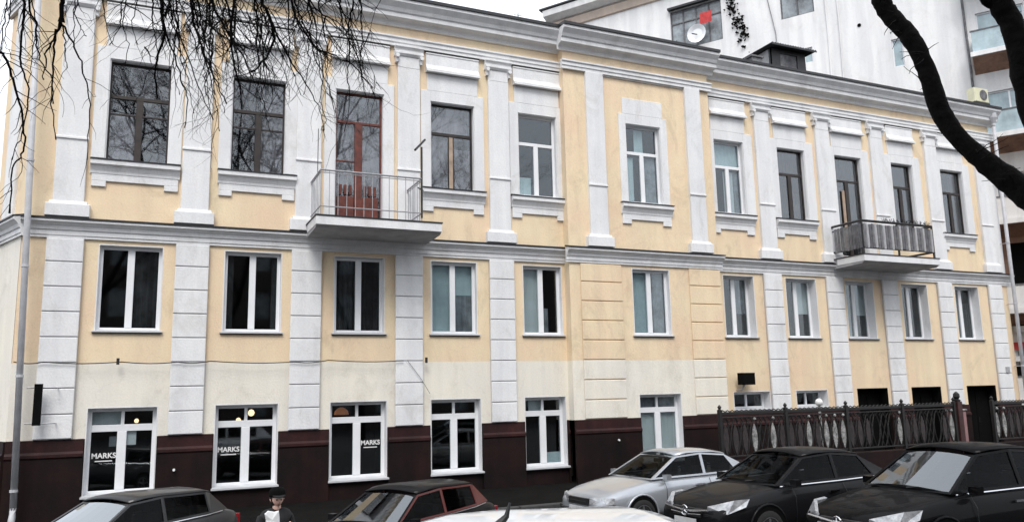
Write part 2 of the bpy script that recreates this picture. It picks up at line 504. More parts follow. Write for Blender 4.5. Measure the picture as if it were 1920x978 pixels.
# angled end face at the street corner (local x runs towards the corner)
CA = math.atan2(-0.92, 0.386)
CO = (XL, Y0, 0)
def side(mb, name, m): return mb.build(name, m, bld, CO, CA)
side(MB().quad((-2.0, 0, 0), (0, 0, 0), (0, 0, Z_PL), (-2.0, 0, Z_PL)), 'plinth', M['maroon'])
side(MB().quad((-2.0, 0, Z_PL), (0, 0, Z_PL), (0, 0, Z_CR), (-2.0, 0, Z_CR)).quad((-2.0, -0.001, Z_CR), (-0.02, -0.001, Z_CR), (-0.02, -0.001, 6.3), (-2.0, -0.001, 6.3)), 'wall', M['cream'])
side(MB().quad((-2.0, 0, 6.3), (0, 0, 6.3), (0, 0, Z_TOP), (-2.0, 0, Z_TOP)), 'wall', M['yellow'])
side(MB().bev(-1.35, -0.6, -0.07, 0, 6.64, 12.0, 0.01), 'pilaster', M['white'])
side(MB().prism([(0, 1.80), (-0.05, 1.80), (-0.055, 1.55), (-0.10, 1.50), (-0.10, 1.44), (-0.075, 1.40), (-0.075, 0.0), (0, 0.0)], -2.0, 0.03), 'plinth_course', M['maroondark'])

# profiles (y offset from the wall, z)
BELT = [(0, 6.17), (-0.05, 6.17), (-0.05, 6.22), (-0.07, 6.235), (-0.07, 6.33), (-0.10, 6.35), (-0.12, 6.42), (-0.19, 6.49), (-0.22, 6.51), (-0.22, 6.56), (0, 6.60)]
ARCH = [(0, 11.90), (-0.09, 11.90), (-0.09, 11.985), (-0.115, 12.0), (-0.115, 12.09), (-0.15, 12.12), (-0.15, 12.165), (0, 12.18)]
CORN = [(0, 12.47), (-0.07, 12.47), (-0.09, 12.55), (-0.16, 12.60), (-0.30, 12.63), (-0.30, 12.74), (-0.34, 12.77), (-0.38, 12.86), (-0.47, 12.95), (-0.50, 12.98), (-0.50, 13.06), (0, 13.08)]
def band(prof, x0, x1, y, name, m):
    return MB().prism([(y + a, z) for a, z in prof], x0, x1).build(name, m, bld)
for x0, x1, y in ((XL - 0.02, RX0, Y0), (RX0 - 0.0, RX1 + 0.0, RY), (RX1, XR + 0.2, Y0)):
    ext = 0.10 if y == RY else 0
    band(ARCH, x0 - (0.08 if ext else 0), x1 + (0.08 if ext else 0), y, 'architrave', M['white'])
    e2 = 0.18 if ext else 0
    band(BELT, x0 - e2 * 0.6, x1 + e2 * 0.6, y, 'belt_course', M['white'])
    band(CORN, x0 - e2, x1 + e2, y, 'cornice', M['white'])
    MB().prism([(y - 0.245, 6.568), (y - 0.245, 6.60), (y + 0.0, 6.655), (y + 0.0, 6.605)], x0 - e2 * 0.6 - 0.01, x1 + e2 * 0.6 + 0.01).build('belt_flashing', M['flash'], bld)
    MB().prism([(y - 0.54, 13.063), (y - 0.54, 13.15), (y + 0.0, 13.22), (y + 0.0, 13.085)], x0 - e2 - 0.01, x1 + e2 + 0.01).build('eaves_flashing', M['flash'], bld)
for prof, nm in ((ARCH, 'architrave'), (BELT, 'belt_course'), (CORN, 'cornice')):
    side(MB().prism(prof, -2.1, 0.02 - min(a for a, z in prof) * 0.5), nm, M['white'])
side(MB().prism([(-0.245, 6.568), (-0.245, 6.60), (0, 6.655), (0, 6.605)], -2.1, 0.12), 'belt_flashing', M['flash'])
side(MB().prism([(-0.54, 13.063), (-0.54, 13.15), (0, 13.22), (0, 13.085)], -2.1, 0.25), 'eaves_flashing', M['flash'])
# roof
rf = MB()
rf.quad((XL - 0.6, Y0 - 0.3, 13.20), (XR + 0.3, Y0 - 0.3, 13.20), (XR - 3, 27, 15.6), (1.5, 27, 15.6))
rf.quad((-4.4, 33.3, 13.20), (XR + 0.3, 33.3, 13.20), (XR - 3, 27, 15.6), (1.5, 27, 15.6))
rf.add([(XR + 0.3, Y0 - 0.3, 13.2), (XR + 0.3, 33.3, 13.2), (XR - 3, 27, 15.6)], [(0, 1, 2)])
rf.add([(XL - 0.6, Y0 - 0.3, 13.2), (-4.4, 33.3, 13.2), (1.5, 27, 15.6)], [(0, 1, 2)])
roof = rf.build('roof', M['roofmetal'], bld)
# standing seams on the roof
sm = MB()
for i in range(54):
    x = -2.4 + i * 0.6
    if x < XR - 0.2:
        xe = min(max(x, 1.5), XR - 3)
        k = 1.0
        sm.tube([(x, Y0 - 0.28, 13.235), (x + (xe - x), 27, 15.63)], 0.018, 4)
sm.build('roof_seams', M['roofmetal'], roof)['kind'] = 'stuff'

# --- dormer on the roof
dm = MB()
DX0, DX1, DY = 21.25, 22.95, 22.4
dm.box(DX0, DX0 + 0.42, DY, DY + 0.08, 13.9, 15.42)
dm.box(DX1 - 0.42, DX1, DY, DY + 0.08, 13.9, 15.42)
dm.box(DX0 + 0.42, DX1 - 0.42, DY, DY + 0.08, 15.26, 15.42)
dm.quad((DX0, DY, 13.9), (DX0, DY + 3.6, 13.9), (DX0, DY + 3.6, 15.42), (DX0, DY, 15.42))
dm.quad((DX1, DY, 13.9), (DX1, DY + 3.6, 13.9), (DX1, DY + 3.6, 15.42), (DX1, DY, 15.42))
dorm = dm.build('dormer', M['flash'], bld)
MB().quad((DX0 - 0.01, DY + 0.15, 13.9), (DX0 - 0.01, DY + 3.6, 13.9), (DX0 - 0.01, DY + 3.6, 15.40), (DX0 - 0.01, DY + 0.15, 15.40)).build('dormer_side', M['soffit'], dorm)
MB().box(DX0 + 0.42, DX1 - 0.42, DY + 0.05, DY + 0.07, 13.9, 15.26).build('dormer_shutter', M['slat'], dorm)
dr = MB()
n = 18
for i in range(n):
    a = DX0 - 0.28 + (DX1 - DX0 + 0.56) * i / n
    b = DX0 - 0.28 + (DX1 - DX0 + 0.56) * (i + 1) / n
    mm = (a + b) / 2
    for (p, q, zz0, zz1) in ((a, mm, 0.0, 0.05), (mm, b, 0.05, 0.0)):
        dr.quad((p, DY - 0.35, 15.44 + zz0), (q, DY - 0.35, 15.44 + zz1), (q, DY + 4.0, 15.46 + zz1), (p, DY + 4.0, 15.46 + zz0))
        dr.quad((p, DY - 0.35, 15.38), (q, DY - 0.35, 15.38), (q, DY - 0.35, 15.44 + zz1), (p, DY - 0.35, 15.44 + zz0))
dr.build('dormer_roof', M['flash'], dorm)
# chimney-like vents and aerials along the eaves
for x, y, z, h in ((19.2, 21.2, 13.5, 0.75),):
    MB().box(x, x + 0.45, y, y + 0.3, z, z + h).box(x - 0.06, x + 0.51, y - 0.05, y + 0.35, z + h, z + h + 0.06).build('roof_vent', M['slat'], bld)
for x in (12.0, 13.3, 15.5, 9.7):
    am = MB()
    h = random.uniform(0.0, 0.12)
    am.tube([(x, 20.6, 13.3), (x, 20.6, 13.9 + h)], 0.012, 4)
    am.tube([(x - 0.15, 20.6, 13.8 + h), (x + 0.15, 20.6, 13.8 + h)], 0.01, 4)
    tag(am.build('roof_aerial', M['flash']), {12.0: 'thin aerial on the roof edge above the projecting bay, left side', 13.3: 'thin aerial on the roof edge above the middle of the projecting bay', 15.5: 'thin aerial on the roof edge at the right end of the projecting bay', 9.7: 'thin aerial on the roof edge just left of the projecting bay'}[x], 'aerial')

# ------------------------------------------------------------------ pilasters
blockW = 0.73
def blk(w, h, d, m): return MB().bev(-w / 2, w / 2, -d, 0, 0, h, 0.012).mesh('block', m)
PLX = [-1.80, 0.82, 3.45, 6.07, 8.70]
PRX = [18.22, 20.88, 23.45, 26.22, 28.95]
jz = [1.812, 2.335, 2.885, 3.435, 3.985, 4.535, 5.085, 5.635, 6.16]
meshes = {}
for x in PLX + PRX:
    c = MB().box(x - 0.355, x + 0.355, Y0 - 0.085, Y0, Z_PL + 0.01, 6.165).build('pilaster', M['shadowwhite'], bld)
    for a, b in zip(jz, jz[1:]):
        key = round(b - a, 3)
        if key not in meshes: meshes[key] = blk(blockW, b - a - 0.022, 0.055, M['white'])
        link('block', meshes[key], c, (x, Y0 - 0.060, a + 0.011))
# rusticated yellow / cream corners of the projecting bay
for (a0, a1) in ((11.02, 12.37), (14.75, RX1)):
    c = MB().box(a0 + 0.01, a1 - 0.01, RY - 0.012, RY, Z_PL + 0.01, 6.165).build('rusticated_strip', M['yellow'], bld)
    for a, b in zip(jz, jz[1:]):
        MB().bev(a0, a1 + (0.02 if a1 == RX1 else 0), RY - 0.045, RY - 0.008, a + 0.014, b - 0.014, 0.012).build('block', M['cream'] if b < Z_CR + 0.03 else M['yellow'], c)
# upper storey pilasters
def upper_pil(x, y, wd, cap=True, b=None):
    h = wd / 2
    top = 11.30 if cap else 11.905
    c = MB().bev(x - h, x + h, y - 0.10, y, 6.98, top, 0.012).build('pilaster', M['white'], bld)
    bs = MB()
    bs.bev(x - h - 0.13, x + h + 0.13, y - 0.17, y, 6.645, 6.93, 0.012)
    bs.prism([(y, 6.93), (y - 0.15, 6.93), (y - 0.11, 7.0), (y, 7.0)], x - h - 0.06, x + h + 0.06)
    bs.build('pilaster_base', M['white'], c)
    rg = MB().prism([(y - 0.09, 8.42), (y - 0.13, 8.44), (y - 0.13, 8.48), (y - 0.09, 8.50)], x - h - 0.015, x + h + 0.015)
    rg.build('pilaster_ring', M['white'], c)
    if cap:
        cp = MB()
        cp.bev(x - h + 0.01, x + h - 0.01, y - 0.10, y, 11.301, 11.62, 0.008)
        cp.prism([(y, 11.62), (y - 0.12, 11.62), (y - 0.17, 11.68), (y - 0.17, 11.73), (y - 0.13, 11.75), (y - 0.13, 11.80), (y - 0.19, 11.86), (y - 0.19, 11.895), (y, 11.895)], x - h - 0.09, x + h + 0.09)
        for sx in (-1, 1):   # small scroll drops
            cp.lathe([(0.055, -0.10), (0.055, 0.0)], (x + sx * (h + 0.03), y - 0.10, 11.60), 'y', 8)
            cp.box(x + sx * (h + 0.03) - 0.03, x + sx * (h + 0.03) + 0.03, y - 0.13, y, 11.44, 11.60)
        cp.build('capital', M['white'], c)
for x in PLX + PRX: upper_pil(x, Y0, 0.62)
upper_pil(11.68, RY, 0.60, False); upper_pil(15.22, RY, 0.58, False)
# corner strip left of the first pilaster stays yellow; white return at the far right
MB().bev(29.28, 29.74, Y0 - 0.03, Y0, 6.65, 11.9, 0.01).build('pilaster', M['white'], bld)
# yellow sunk panel of the projecting bay is framed by a thin fillet
MB().prism([(RY, 11.86), (RY - 0.04, 11.86), (RY - 0.04, 11.90), (RY, 11.90)], 12.02, 14.9).build('fillet', M['white'], bld)

# ------------------------------------------------------------------ windows
def curtain_mesh(w_, h_, m, amp=0.035, folds=None):
    mb = MB()
    n = max(6, int(w_ / 0.045))
    pr = [random.uniform(0, 6) for _ in range(3)]
    pts = []
    for i in range(n + 1):
        x = w_ * i / n
        pts.append((x, amp * (math.sin(x * 42 + pr[0]) + 0.5 * math.sin(x * 87 + pr[1]))))
    for (a, ya), (b, yb) in zip(pts, pts[1:]):
        mb.quad((a, ya * 0.4, h_), (b, yb * 0.4, h_), (b, yb, 0), (a, ya, 0))
    return mb

def window(name, x0, x1, z0, z1, y, fm, rec=0.2, fw=0.095, mull=0.15, transom=None, topsplit=False, bars=(), pane='pane',
           curtains=(), reveal='white', sill=None, label=None, tilt=None, trh=0.10, fmull=None, room=True):
    w_ = x1 - x0; h_ = z1 - z0
    fr = MB(); d0, d1 = 0.0, 0.06
    fr.bev(0, fw, d0, d1, 0, h_, 0.008).bev(w_ - fw, w_, d0, d1, 0, h_, 0.008)
    fr.bev(fw, w_ - fw, d0, d1, 0, fw, 0.008).bev(fw, w_ - fw, d0, d1, h_ - fw, h_, 0.008)
    panes = []
    lowtop = h_ - fw
    cx = w_ / 2
    if transom:
        t = transom - z0
        fr.bev(fw, w_ - fw, d0, d1, t - trh / 2, t + trh / 2, 0.008)
        lowtop = t - trh / 2
        if topsplit:
            fr.bev(cx - 0.035, cx + 0.035, d0 + 0.002, d1, t + trh / 2, h_ - fw, 0.006)
            panes += [(fw, cx - 0.035, t + trh / 2, h_ - fw), (cx + 0.035, w_ - fw, t + trh / 2, h_ - fw)]
        else:
            panes += [(fw, w_ - fw, t + trh / 2, h_ - fw)]
    fr.bev(cx - mull / 2, cx + mull / 2, d0 - 0.01, d1, fw, lowtop, 0.008)
    lows = [(fw, cx - mull / 2, fw, lowtop), (cx + mull / 2, w_ - fw, fw, lowtop)]
    for side_, bz in bars:
        a, b, _, _ = lows[side_]
        fr.bev(a, b, d0 + 0.01, d1, bz - z0 - 0.02, bz - z0 + 0.02, 0.004)
    wn = fr.build(name, fm, bld, (x0, y + rec, z0))
    if label: wn['label'] = label
    for (a, b, c, d) in panes + lows:
        MB().box(a, b, 0.03, 0.036, c, d).build('pane', M[pane], wn, (x0, y + rec, z0))
    if reveal:
        t = 0.02
        rv = MB()
        rv.box(-0.002, t, -rec - 0.003, 0.0, 0, h_).box(w_ - t, w_ + 0.002, -rec - 0.003, 0.0, 0, h_).box(t, w_ - t, -rec - 0.003, 0.0, h_ - t, h_ + 0.002).box(t, w_ - t, -rec, 0.0, -0.002, t)
        rv.build('reveal', M[reveal], wn, (x0, y + rec, z0))
    if sill:
        over, proj, th, smat = sill
        MB().prism([(0.0, 0.035), (-rec - proj, 0.0), (-rec - proj, -th), (-rec, -th), (-rec, 0.0), (0, 0.004)], -over, w_ + over).build('sill', M[smat], wn, (x0, y + rec, z0 + 0.012))
        MB().box(-over + 0.01, w_ + over - 0.01, -rec - proj + 0.015, -rec, -th - 0.022, -th - 0.002).build('sill_underside', M['flash'], wn, (x0, y + rec, z0 + 0.012))
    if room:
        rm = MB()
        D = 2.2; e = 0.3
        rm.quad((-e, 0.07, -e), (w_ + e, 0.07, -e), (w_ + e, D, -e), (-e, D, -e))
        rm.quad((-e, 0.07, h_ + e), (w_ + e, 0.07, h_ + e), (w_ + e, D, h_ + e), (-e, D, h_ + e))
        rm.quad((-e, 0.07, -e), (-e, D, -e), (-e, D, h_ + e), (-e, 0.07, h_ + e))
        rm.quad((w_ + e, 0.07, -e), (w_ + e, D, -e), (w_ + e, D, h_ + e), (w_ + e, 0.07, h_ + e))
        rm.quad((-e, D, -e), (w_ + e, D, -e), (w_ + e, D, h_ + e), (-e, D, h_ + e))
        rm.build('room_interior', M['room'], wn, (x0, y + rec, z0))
    for (a, b, c, d, cmn, amp) in curtains:
        curtain_mesh((b - a) * w_, (d - c) * h_, M[cmn], amp).build('curtain' if amp > 0.01 else 'blind', M[cmn], wn, (x0 + a * w_, y + rec + 0.11, z0 + c * h_))  # teal sheets paint reflected sky behind the glass; the rest are blinds and curtains
    return wn

SL = (0.05, 0.07, 0.03, 'sillmetal')
# middle storey
cur = {
 0: [(0.55, 0.97, 0.03, 0.98, 'darkcurtain', 0.03)],
 1: [(0.04, 0.18, 0.03, 0.98, 'darkcurtain', 0.03), (0.84, 0.97, 0.03, 0.98, 'darkcurtain', 0.03)],
 2: [(0.04, 0.5, 0.03, 0.98, 'darkcurtain', 0.03), (0.52, 0.97, 0.03, 0.98, 'darkcurtain', 0.03)],
 3: [(0.03, 0.47, 0.02, 0.98, 'tealblind', 0.004), (0.53, 0.97, 0.55, 0.98, 'tealblind', 0.004), (0.53, 0.97, 0.03, 0.55, 'curtain', 0.02)],
 4: [(0.03, 0.47, 0.02, 0.98, 'paleblind', 0.004), (0.55, 0.72, 0.03, 0.4, 'curtain', 0.01)],
}
for i, (a, b) in enumerate(mx_):
    window('window', a, b, ZM0, ZM1, Y0, M['pvc'], 0.14, curtains=cur[i], sill=SL)
window('window', mc[0], mc[1], ZM0, ZM1, RY, M['pvc'], 0.14, curtains=[(0.03, 0.47, 0.02, 0.98, 'tealblind', 0.004), (0.52, 0.97, 0.02, 0.98, 'curtain', 0.02)], sill=SL)
curR = {
 0: [(0.5, 0.97, 0.4, 0.98, 'curtain', 0.02), (0.05, 0.3, 0.3, 0.98, 'darkcurtain', 0.03)],
 1: [(0.5, 0.97, 0.42, 0.98, 'paleblind', 0.004), (0.03, 0.5, 0.02, 0.98, 'darkcurtain', 0.02)],
 2: [(0.5, 0.97, 0.42, 0.98, 'paleblind', 0.004), (0.03, 0.45, 0.02, 0.98, 'paleblind', 0.004)],
 3: [],
 4: [(0.55, 0.97, 0.02, 0.7, 'darkcurtain', 0.02)],
}
for i, (a, b) in enumerate(mxR):
    window('window', a, b, ZM0, ZM1, Y0, M['pvc'], 0.30, curtains=curR[i], sill=SL)

# ground storey
SG = (0.03, 0.10, 0.04, 'sillmetal')
gw = []
for i, (a, b) in enumerate(gx):
    cc = {0: [(0.03, 0.5, 0.80, 0.97, 'paleblind', 0.004)], 4: [(0.2, 0.5, 0.78, 0.97, 'paleblind', 0.004), (0.55, 0.95, 0.04, 0.2, 'tealblind', 0.004)]}.get(i, [])
    gw.append(window('window', a, b, ZG0, ZG1, Y0, M['pvc'], 0.20, transom=2.0, topsplit=True, curtains=cc, sill=SG, fw=0.10, mull=0.19, trh=0.15))
window('window', gc[0], gc[1], ZG0, ZG1, RY, M['pvc'], 0.20, transom=2.0, topsplit=True, curtains=[(0.03, 0.97, 0.78, 0.97, 'curtain', 0.004), (0.03, 0.97, 0.02, 0.73, 'paleblind', 0.004)], sill=SG, fw=0.10, mull=0.19, trh=0.15)
for i in (0, 1):
    a, b = gxR[i]
    window('window', a, b, 1.9, ZG1, Y0, M['pvc'], 0.3, sill=(0.0, 0.04, 0.04, 'sillmetal'), mull=0.07)
# three dark doorways at the right
for i in (2, 3, 4):
    a, b = gxR[i]
    dw = MB().bev(0.0, b - a, 0, 0.05, 0, 2.3, 0.006)
    for k in range(2):
        dw.bev(0.08 + k * (b - a) / 2, (k + 1) * (b - a) / 2 - 0.08, -0.02, 0.0, 0.2, 2.1, 0.01)
    o = dw.build('door', M['black'], bld, (a, Y0 + 0.35, 0.13))
    MB().box(-0.002, 0.02, -0.353, 0, 0, 2.33).box(b - a - 0.02, b - a + 0.002, -0.353, 0, 0, 2.33).box(0.02, b - a - 0.02, -0.353, 0, 2.31, 2.332).build('door_reveal', M['black'], o, (a, Y0 + 0.35, 0.13))
    MB().tube([(b - a - 0.65, -0.05, 1.0), (b - a - 0.65, -0.05, 1.2)], 0.012, 6).build('handle', M['chrome'], o, (a, Y0 + 0.35, 0.13))

# upper storey
def surround(a, b, y, door=False, jw=0.24):
    cx = (a + b) / 2
    wn = MB()
    zb = 8.07 if not door else 6.7
    for s in (-1, 1):
        x = a if s < 0 else b
        wn.bev(min(x, x + s * jw), max(x, x + s * jw), y - 0.035, y, zb, 10.78, 0.008)
    wn.bev(a - 0.10, b + 0.10, y - 0.0345, y, 10.781, 11.28, 0.008)
    wn.bev(a, b, y - 0.0345, y, ZT1, 10.78, 0.006)
    wn.build('window_surround', M['white'], bld)
def hood(a, b, y):
    MB().prism([(y, 11.29), (y - 0.17, 11.29), (y - 0.17, 11.36), (y - 0.10, 11.40), (y - 0.06, 11.52), (y - 0.06, 11.80), (y - 0.08, 11.82), (y - 0.08, 11.85), (y, 11.87)], a - 0.14, b + 0.14).build('window_hood', M['white'], bld)
    MB().box(a - 0.16, b + 0.16, y - 0.085, y, 11.872, 11.892).build('hood_flashing', M['flash'], bld)
def apron(a, b, y):
    c = MB()
    x0, x1 = a - 0.27, b + 0.27
    c.prism([(y, 7.70), (y - 0.06, 7.70), (y - 0.07, 7.76), (y - 0.12, 7.86), (y - 0.17, 7.90), (y - 0.17, 8.0), (y, 8.02)], x0, x1)
    c.bev(x0 + 0.03, x1 - 0.03, y - 0.05, y, 7.53, 7.70, 0.008)
    for p in (x0 + 0.03, x1 - 0.33):
        c.bev(p, p + 0.30, y - 0.052, y, 7.40, 7.53, 0.008)
    ap = c.build('sill_apron', M['white'], bld)
    MB().prism([(y - 0.19, 8.004), (y - 0.19, 8.03), (y + 0.1, 8.06), (y + 0.1, 8.03)], x0 - 0.01, x1 + 0.01).build('sill_flashing', M['flash'], ap)

def top_old(a, b, cur_, fm='darkwood', bars=((0, 9.2), (1, 9.2)), y=Y0, z0=ZT0, label=None, tr=9.62, rv='white', rec=0.13, split=False):
    return window('window', a, b, z0, ZT1, y, M[fm], rec, transom=tr, topsplit=split, bars=bars, pane='paneold', curtains=cur_, reveal=rv, fw=0.06, mull=0.15, trh=0.09, label=label)
GC = 'curtain'
for i, (a, b) in enumerate(tx):
    surround(a, b, Y0, i == 2, 0.28); hood(a, b, Y0)
    if i != 2: apron(a, b, Y0)
top_old(*tx[0], [(0.04, 0.46, 0.02, 0.5, 'curtain', 0.02), (0.03, 0.97, 0.66, 0.97, 'darkcurtain', 0.02)])
top_old(*tx[1], [(0.55, 0.97, 0.02, 0.97, 'curtain', 0.02)])
# balcony door in bay three
a, b = tx[2]
dd = window('balcony_door', a, b, 6.92, ZT1, Y0, M['redwood'], 0.13, transom=9.66, bars=((0, 8.6),), pane='paneold', curtains=[(0.04, 0.48, 0.25, 0.97, 'curtain', 0.015), (0.52, 0.97, 0.25, 0.97, 'curtain', 0.015)], fw=0.07, mull=0.20, trh=0.07)
pn = MB()
for k in range(2):
    xa = 0.09 + k * ((b - a) / 2); xb = xa + (b - a) / 2 - 0.2
    pn.bev(xa, xb, 0.0, 0.04, 0.1, 0.75, 0.01)
    for j in range(3):
        xx = xa + 0.05 + j * 0.13
        pn.bev(xx, xx + 0.07, -0.03, 0.0, 0.78, 1.05, 0.01)
pn.build('door_panel', M['redwood'], dd, (a, Y0 + 0.13, 6.92))
top_old(*tx[3], [(0.04, 0.45, 0.02, 0.6, 'curtain', 0.02), (0.03, 0.97, 0.68, 0.97, 'curtain', 0.02), (0.6, 0.97, 0.02, 0.5, 'curtain', 0.02)], fm='darkwood', bars=())
MB().bev(0.57, 0.68, -0.025, 0.0, 0.06, 1.5, 0.006).build('sash_stile', M['lightwood'], bld.children[-1] if False else [o for o in bld.children if o.name.startswith('window')][-1], (tx[3][0], Y0 + 0.13, ZT0))
def top_pvc(a, b, cur_, y, rec=0.13):
    return window('window', a, b, ZT0, ZT1, y, M['pvc'], rec, transom=9.62, curtains=cur_, fw=0.08, mull=0.14, trh=0.10)
top_pvc(*tx[4], [(0.03, 0.4, 0.02, 0.25, 'tealblind', 0.01)], Y0)
surround(*tc, RY); apron(*tc, RY)
top_pvc(*tc, [(0.35, 0.6, 0.66, 0.97, 'tealblind', 0.01), (0.04, 0.3, 0.05, 0.6, 'tealblind', 0.02), (0.55, 0.97, 0.02, 0.62, 'curtain', 0.02)], RY)
for i, (a, b) in enumerate(txR):
    surround(a, b, Y0, i == 2, 0.38); hood(a, b, Y0)
    if i not in (2, 3): apron(a, b, Y0)
top_pvc(*txR[0], [(0.04, 0.97, 0.68, 0.97, 'tealblind', 0.01), (0.42, 0.75, 0.02, 0.6, 'paleblind', 0.02), (0.75, 0.97, 0.02, 0.6, 'curtain', 0.02)], Y0)
top_old(*txR[1], [(0.5, 0.9, 0.02, 0.4, 'darkcurtain', 0.02), (0.04, 0.95, 0.6, 0.97, 'darkcurtain', 0.02)], bars=())
window('balcony_door', *txR[2], 6.92, ZT1, Y0, M['darkwood'], 0.13, transom=9.62, bars=(), pane='paneold', curtains=[(0.2, 0.55, 0.25, 0.7, 'darkcurtain', 0.02), (0.05, 0.95, 0.72, 0.97, 'darkcurtain', 0.02)], fw=0.07, mull=0.16, trh=0.07)
MB().bev(0.36, 0.48, -0.03, 0.0, 0.3, 2.35, 0.006).build('door_leaf_edge', M['lightwood'], [o for o in bld.children if o.name.startswith('balcony_door')][-1], (txR[2][0], Y0 + 0.13, 6.92))
top_old(*txR[3], [(0.1, 0.6, 0.05, 0.45, 'darkcurtain', 0.02)], bars=())
top_old(*txR[4], [(0.3, 0.9, 0.55, 0.95, 'darkcurtain', 0.02)], bars=())

# lettering on three shop windows
def lettering(txt, size, parent, loc, label=None):
    cu = bpy.data.curves.new('lettering', 'FONT')
    cu.body = txt; cu.size = size; cu.extrude = 0.002; cu.align_x = 'CENTER'
    cu.offset = 0.004
    tmp = bpy.data.objects.new('tmp_text', cu)
    col.objects.link(tmp)
    dg = bpy.context.evaluated_depsgraph_get()
    me = bpy.data.meshes.new_from_object(tmp.evaluated_get(dg))
    bpy.data.objects.remove(tmp)
    me.transform(Matrix.Rotation(R(90), 4, 'X'))
    me.materials.clear(); me.materials.append(M['letter'])
    return link('lettering', me, parent, loc)
for wn, xc, z in ((gw[0], gx[0][0] + 0.37, 1.36), (gw[1], gx[1][0] + 0.35, 1.37), (gw[2], gx[2][0] + 1.07, 1.38)):
    lettering('MARKS', 0.155, wn, (xc, Y0 + 0.222, z))
    MB().bev(-0.17, 0.17, 0, 0.004, 0, 0.022, 0.001).build('underline', M['letter'], wn, (xc, Y0 + 0.222, z - 0.075))
# notices and pendant lamps inside the shop windows
def ulamp(px, py, Y, r, m, label, shade=False):
    p = at_y(px, py, Y)
    o = MB().lathe([(0.01, r), (r * 0.7, r * 0.7), (r, 0), (r * 0.75, -r * 0.7), (0.02, -r)] if not shade else [(0.03, r * 0.8), (r * 0.7, r * 0.65), (r * 1.3, r * 0.1), (r * 1.45, -r * 0.6), (r * 1.4, -r * 0.6), (0.04, r * 0.5)], (0, 0, 0), 'z', 10).build('bulb', m, None)
    root = empty('pendant_lamp', p, 0, label, 'lamp')
    o.parent = root; o.matrix_basis = Matrix.Identity(4)
    link('flex', MB().tube([(0, 0, r), (0, 0, 0.55)], 0.006, 4).mesh('flex', M['cable']), root, p)
ulamp(447, 787, 20.6, 0.06, M['lampwarm'], 'small lit pendant lamp inside the second shop window from the left, lower of the two')
ulamp(471, 773, 20.6, 0.08, M['lampwarm'], 'larger lit pendant lamp by the mullion inside the second shop window from the left')
ulamp(617, 771, 20.6, 0.06, M['lampwarm'], 'lit pendant lamp at the left edge of the third shop window')
ulamp(640, 771, 20.6, 0.13, M['lampshade'], 'orange lampshade inside the third shop window', True)
ulamp(256, 788, 20.6, 0.05, M['lampwarm'], 'lit pendant lamp inside the leftmost shop window')
tag(MB().box(0, 0.22, 0, 0.01, 0, 0.30).build('notice', M['paper'], None, (-0.40, 20.262, 1.62)), 'white paper notice behind the glass of the leftmost shop window, right casement', 'notice')
tag(MB().box(0, 0.14, 0, 0.01, 0, 0.22).build('notice', M['curtain'], None, (-0.72, 20.262, 1.6)), 'small grey notice behind the glass of the leftmost shop window, left casement', 'notice')

# ------------------------------------------------------------------ balconies (parts of the house)
def balcony_slab(x0, x1, d, zt, nm='balcony'):
    s = MB()
    y = Y0
    s.prism([(y - 0.02, zt - 0.34), (y - d + 0.12, zt - 0.30), (y - d + 0.05, zt - 0.26), (y - d, zt - 0.24), (y - d, zt - 0.03), (y - 0.02, zt - 0.03)], x0, x1)
    o = s.build(nm, M['soffit'], bld)
    MB().box(x0 - 0.03, x1 + 0.03, y - d - 0.03, y - 0.10, zt - 0.028, zt).build('balcony_flashing', M['flash'], o)
    MB().box(x0 - 0.012, x1 + 0.012, y - d - 0.012, y - 0.3, zt - 0.235, zt - 0.04).build('balcony_edge', M['white'], o)
    return o
B1 = balcony_slab(3.42, 6.50, 1.42, 6.80)
rl = MB()
yf = Y0 - 1.33
P = [(3.52, Y0 - 0.1), (3.52, yf), (6.02, yf), (6.02, Y0 - 0.1)]
for z, r in ((7.90, 0.024), (7.84, 0.012), (7.02, 0.016)):
    for (xa, ya), (xb, yb) in zip(P, P[1:]):
        rl.tube([(xa, ya, z), (xb, yb, z)], r, 5)
rl.build('balcony_rail', M['rail'], B1)
bal = MB().tube([(0, 0, 6.80), (0, 0, 7.90)], 0.009, 4).mesh('baluster', M['rail'])
for i in range(13): link('baluster', bal, B1, (3.52 + i * 2.5 / 12, yf, 0))
for i in range(1, 7):
    link('baluster', bal, B1, (3.52, yf + i * 0.19, 0)); link('baluster', bal, B1, (6.02, yf + i * 0.19, 0))
cl = MB()
cl.tube([(6.02, yf, 6.9), (6.02, yf, 8.72)], 0.026, 5)
cl.tube([(5.80, yf - 0.15, 8.58), (6.22, yf + 0.35, 9.04)], 0.03, 5)
cl.tube([(5.80, yf - 0.40, 7.55), (6.2, yf + 0.45, 7.72)], 0.018, 5)
cl.tube([(3.50, yf + 0.3, 7.9), (3.50, yf + 0.3, 9.0)], 0.010, 4)
cl.build('clothesline_bracket', M['flash'], B1)
B2 = balcony_slab(20.86, 24.32, 1.42, 6.76)
rl = MB()
P = [(20.94, Y0 - 0.1), (20.94, yf), (24.22, yf), (24.22, Y0 - 0.1)]
for z, r in ((7.86, 0.045), (7.70, 0.02), (6.98, 0.04)):
    for (xa, ya), (xb, yb) in zip(P, P[1:]):
        rl.tube([(xa, ya, z), (xb, yb, z)], r, 5)
for (xa, ya) in ((20.94, yf), (24.22, yf), (22.56, yf)):
    rl.box(xa - 0.025, xa + 0.025, ya - 0.025, ya + 0.025, 6.76, 7.86)
rl.build('balcony_rail', M['flash'], B2)
slm = MB().bev(-0.050, 0.050, -0.012, 0.012, 0, 0.80, 0.004).mesh('slat', M['slat'])
slm2 = MB().bev(-0.045, 0.045, -0.012, 0.012, 0, 0.80, 0.004).mesh('slat', M['rail'])
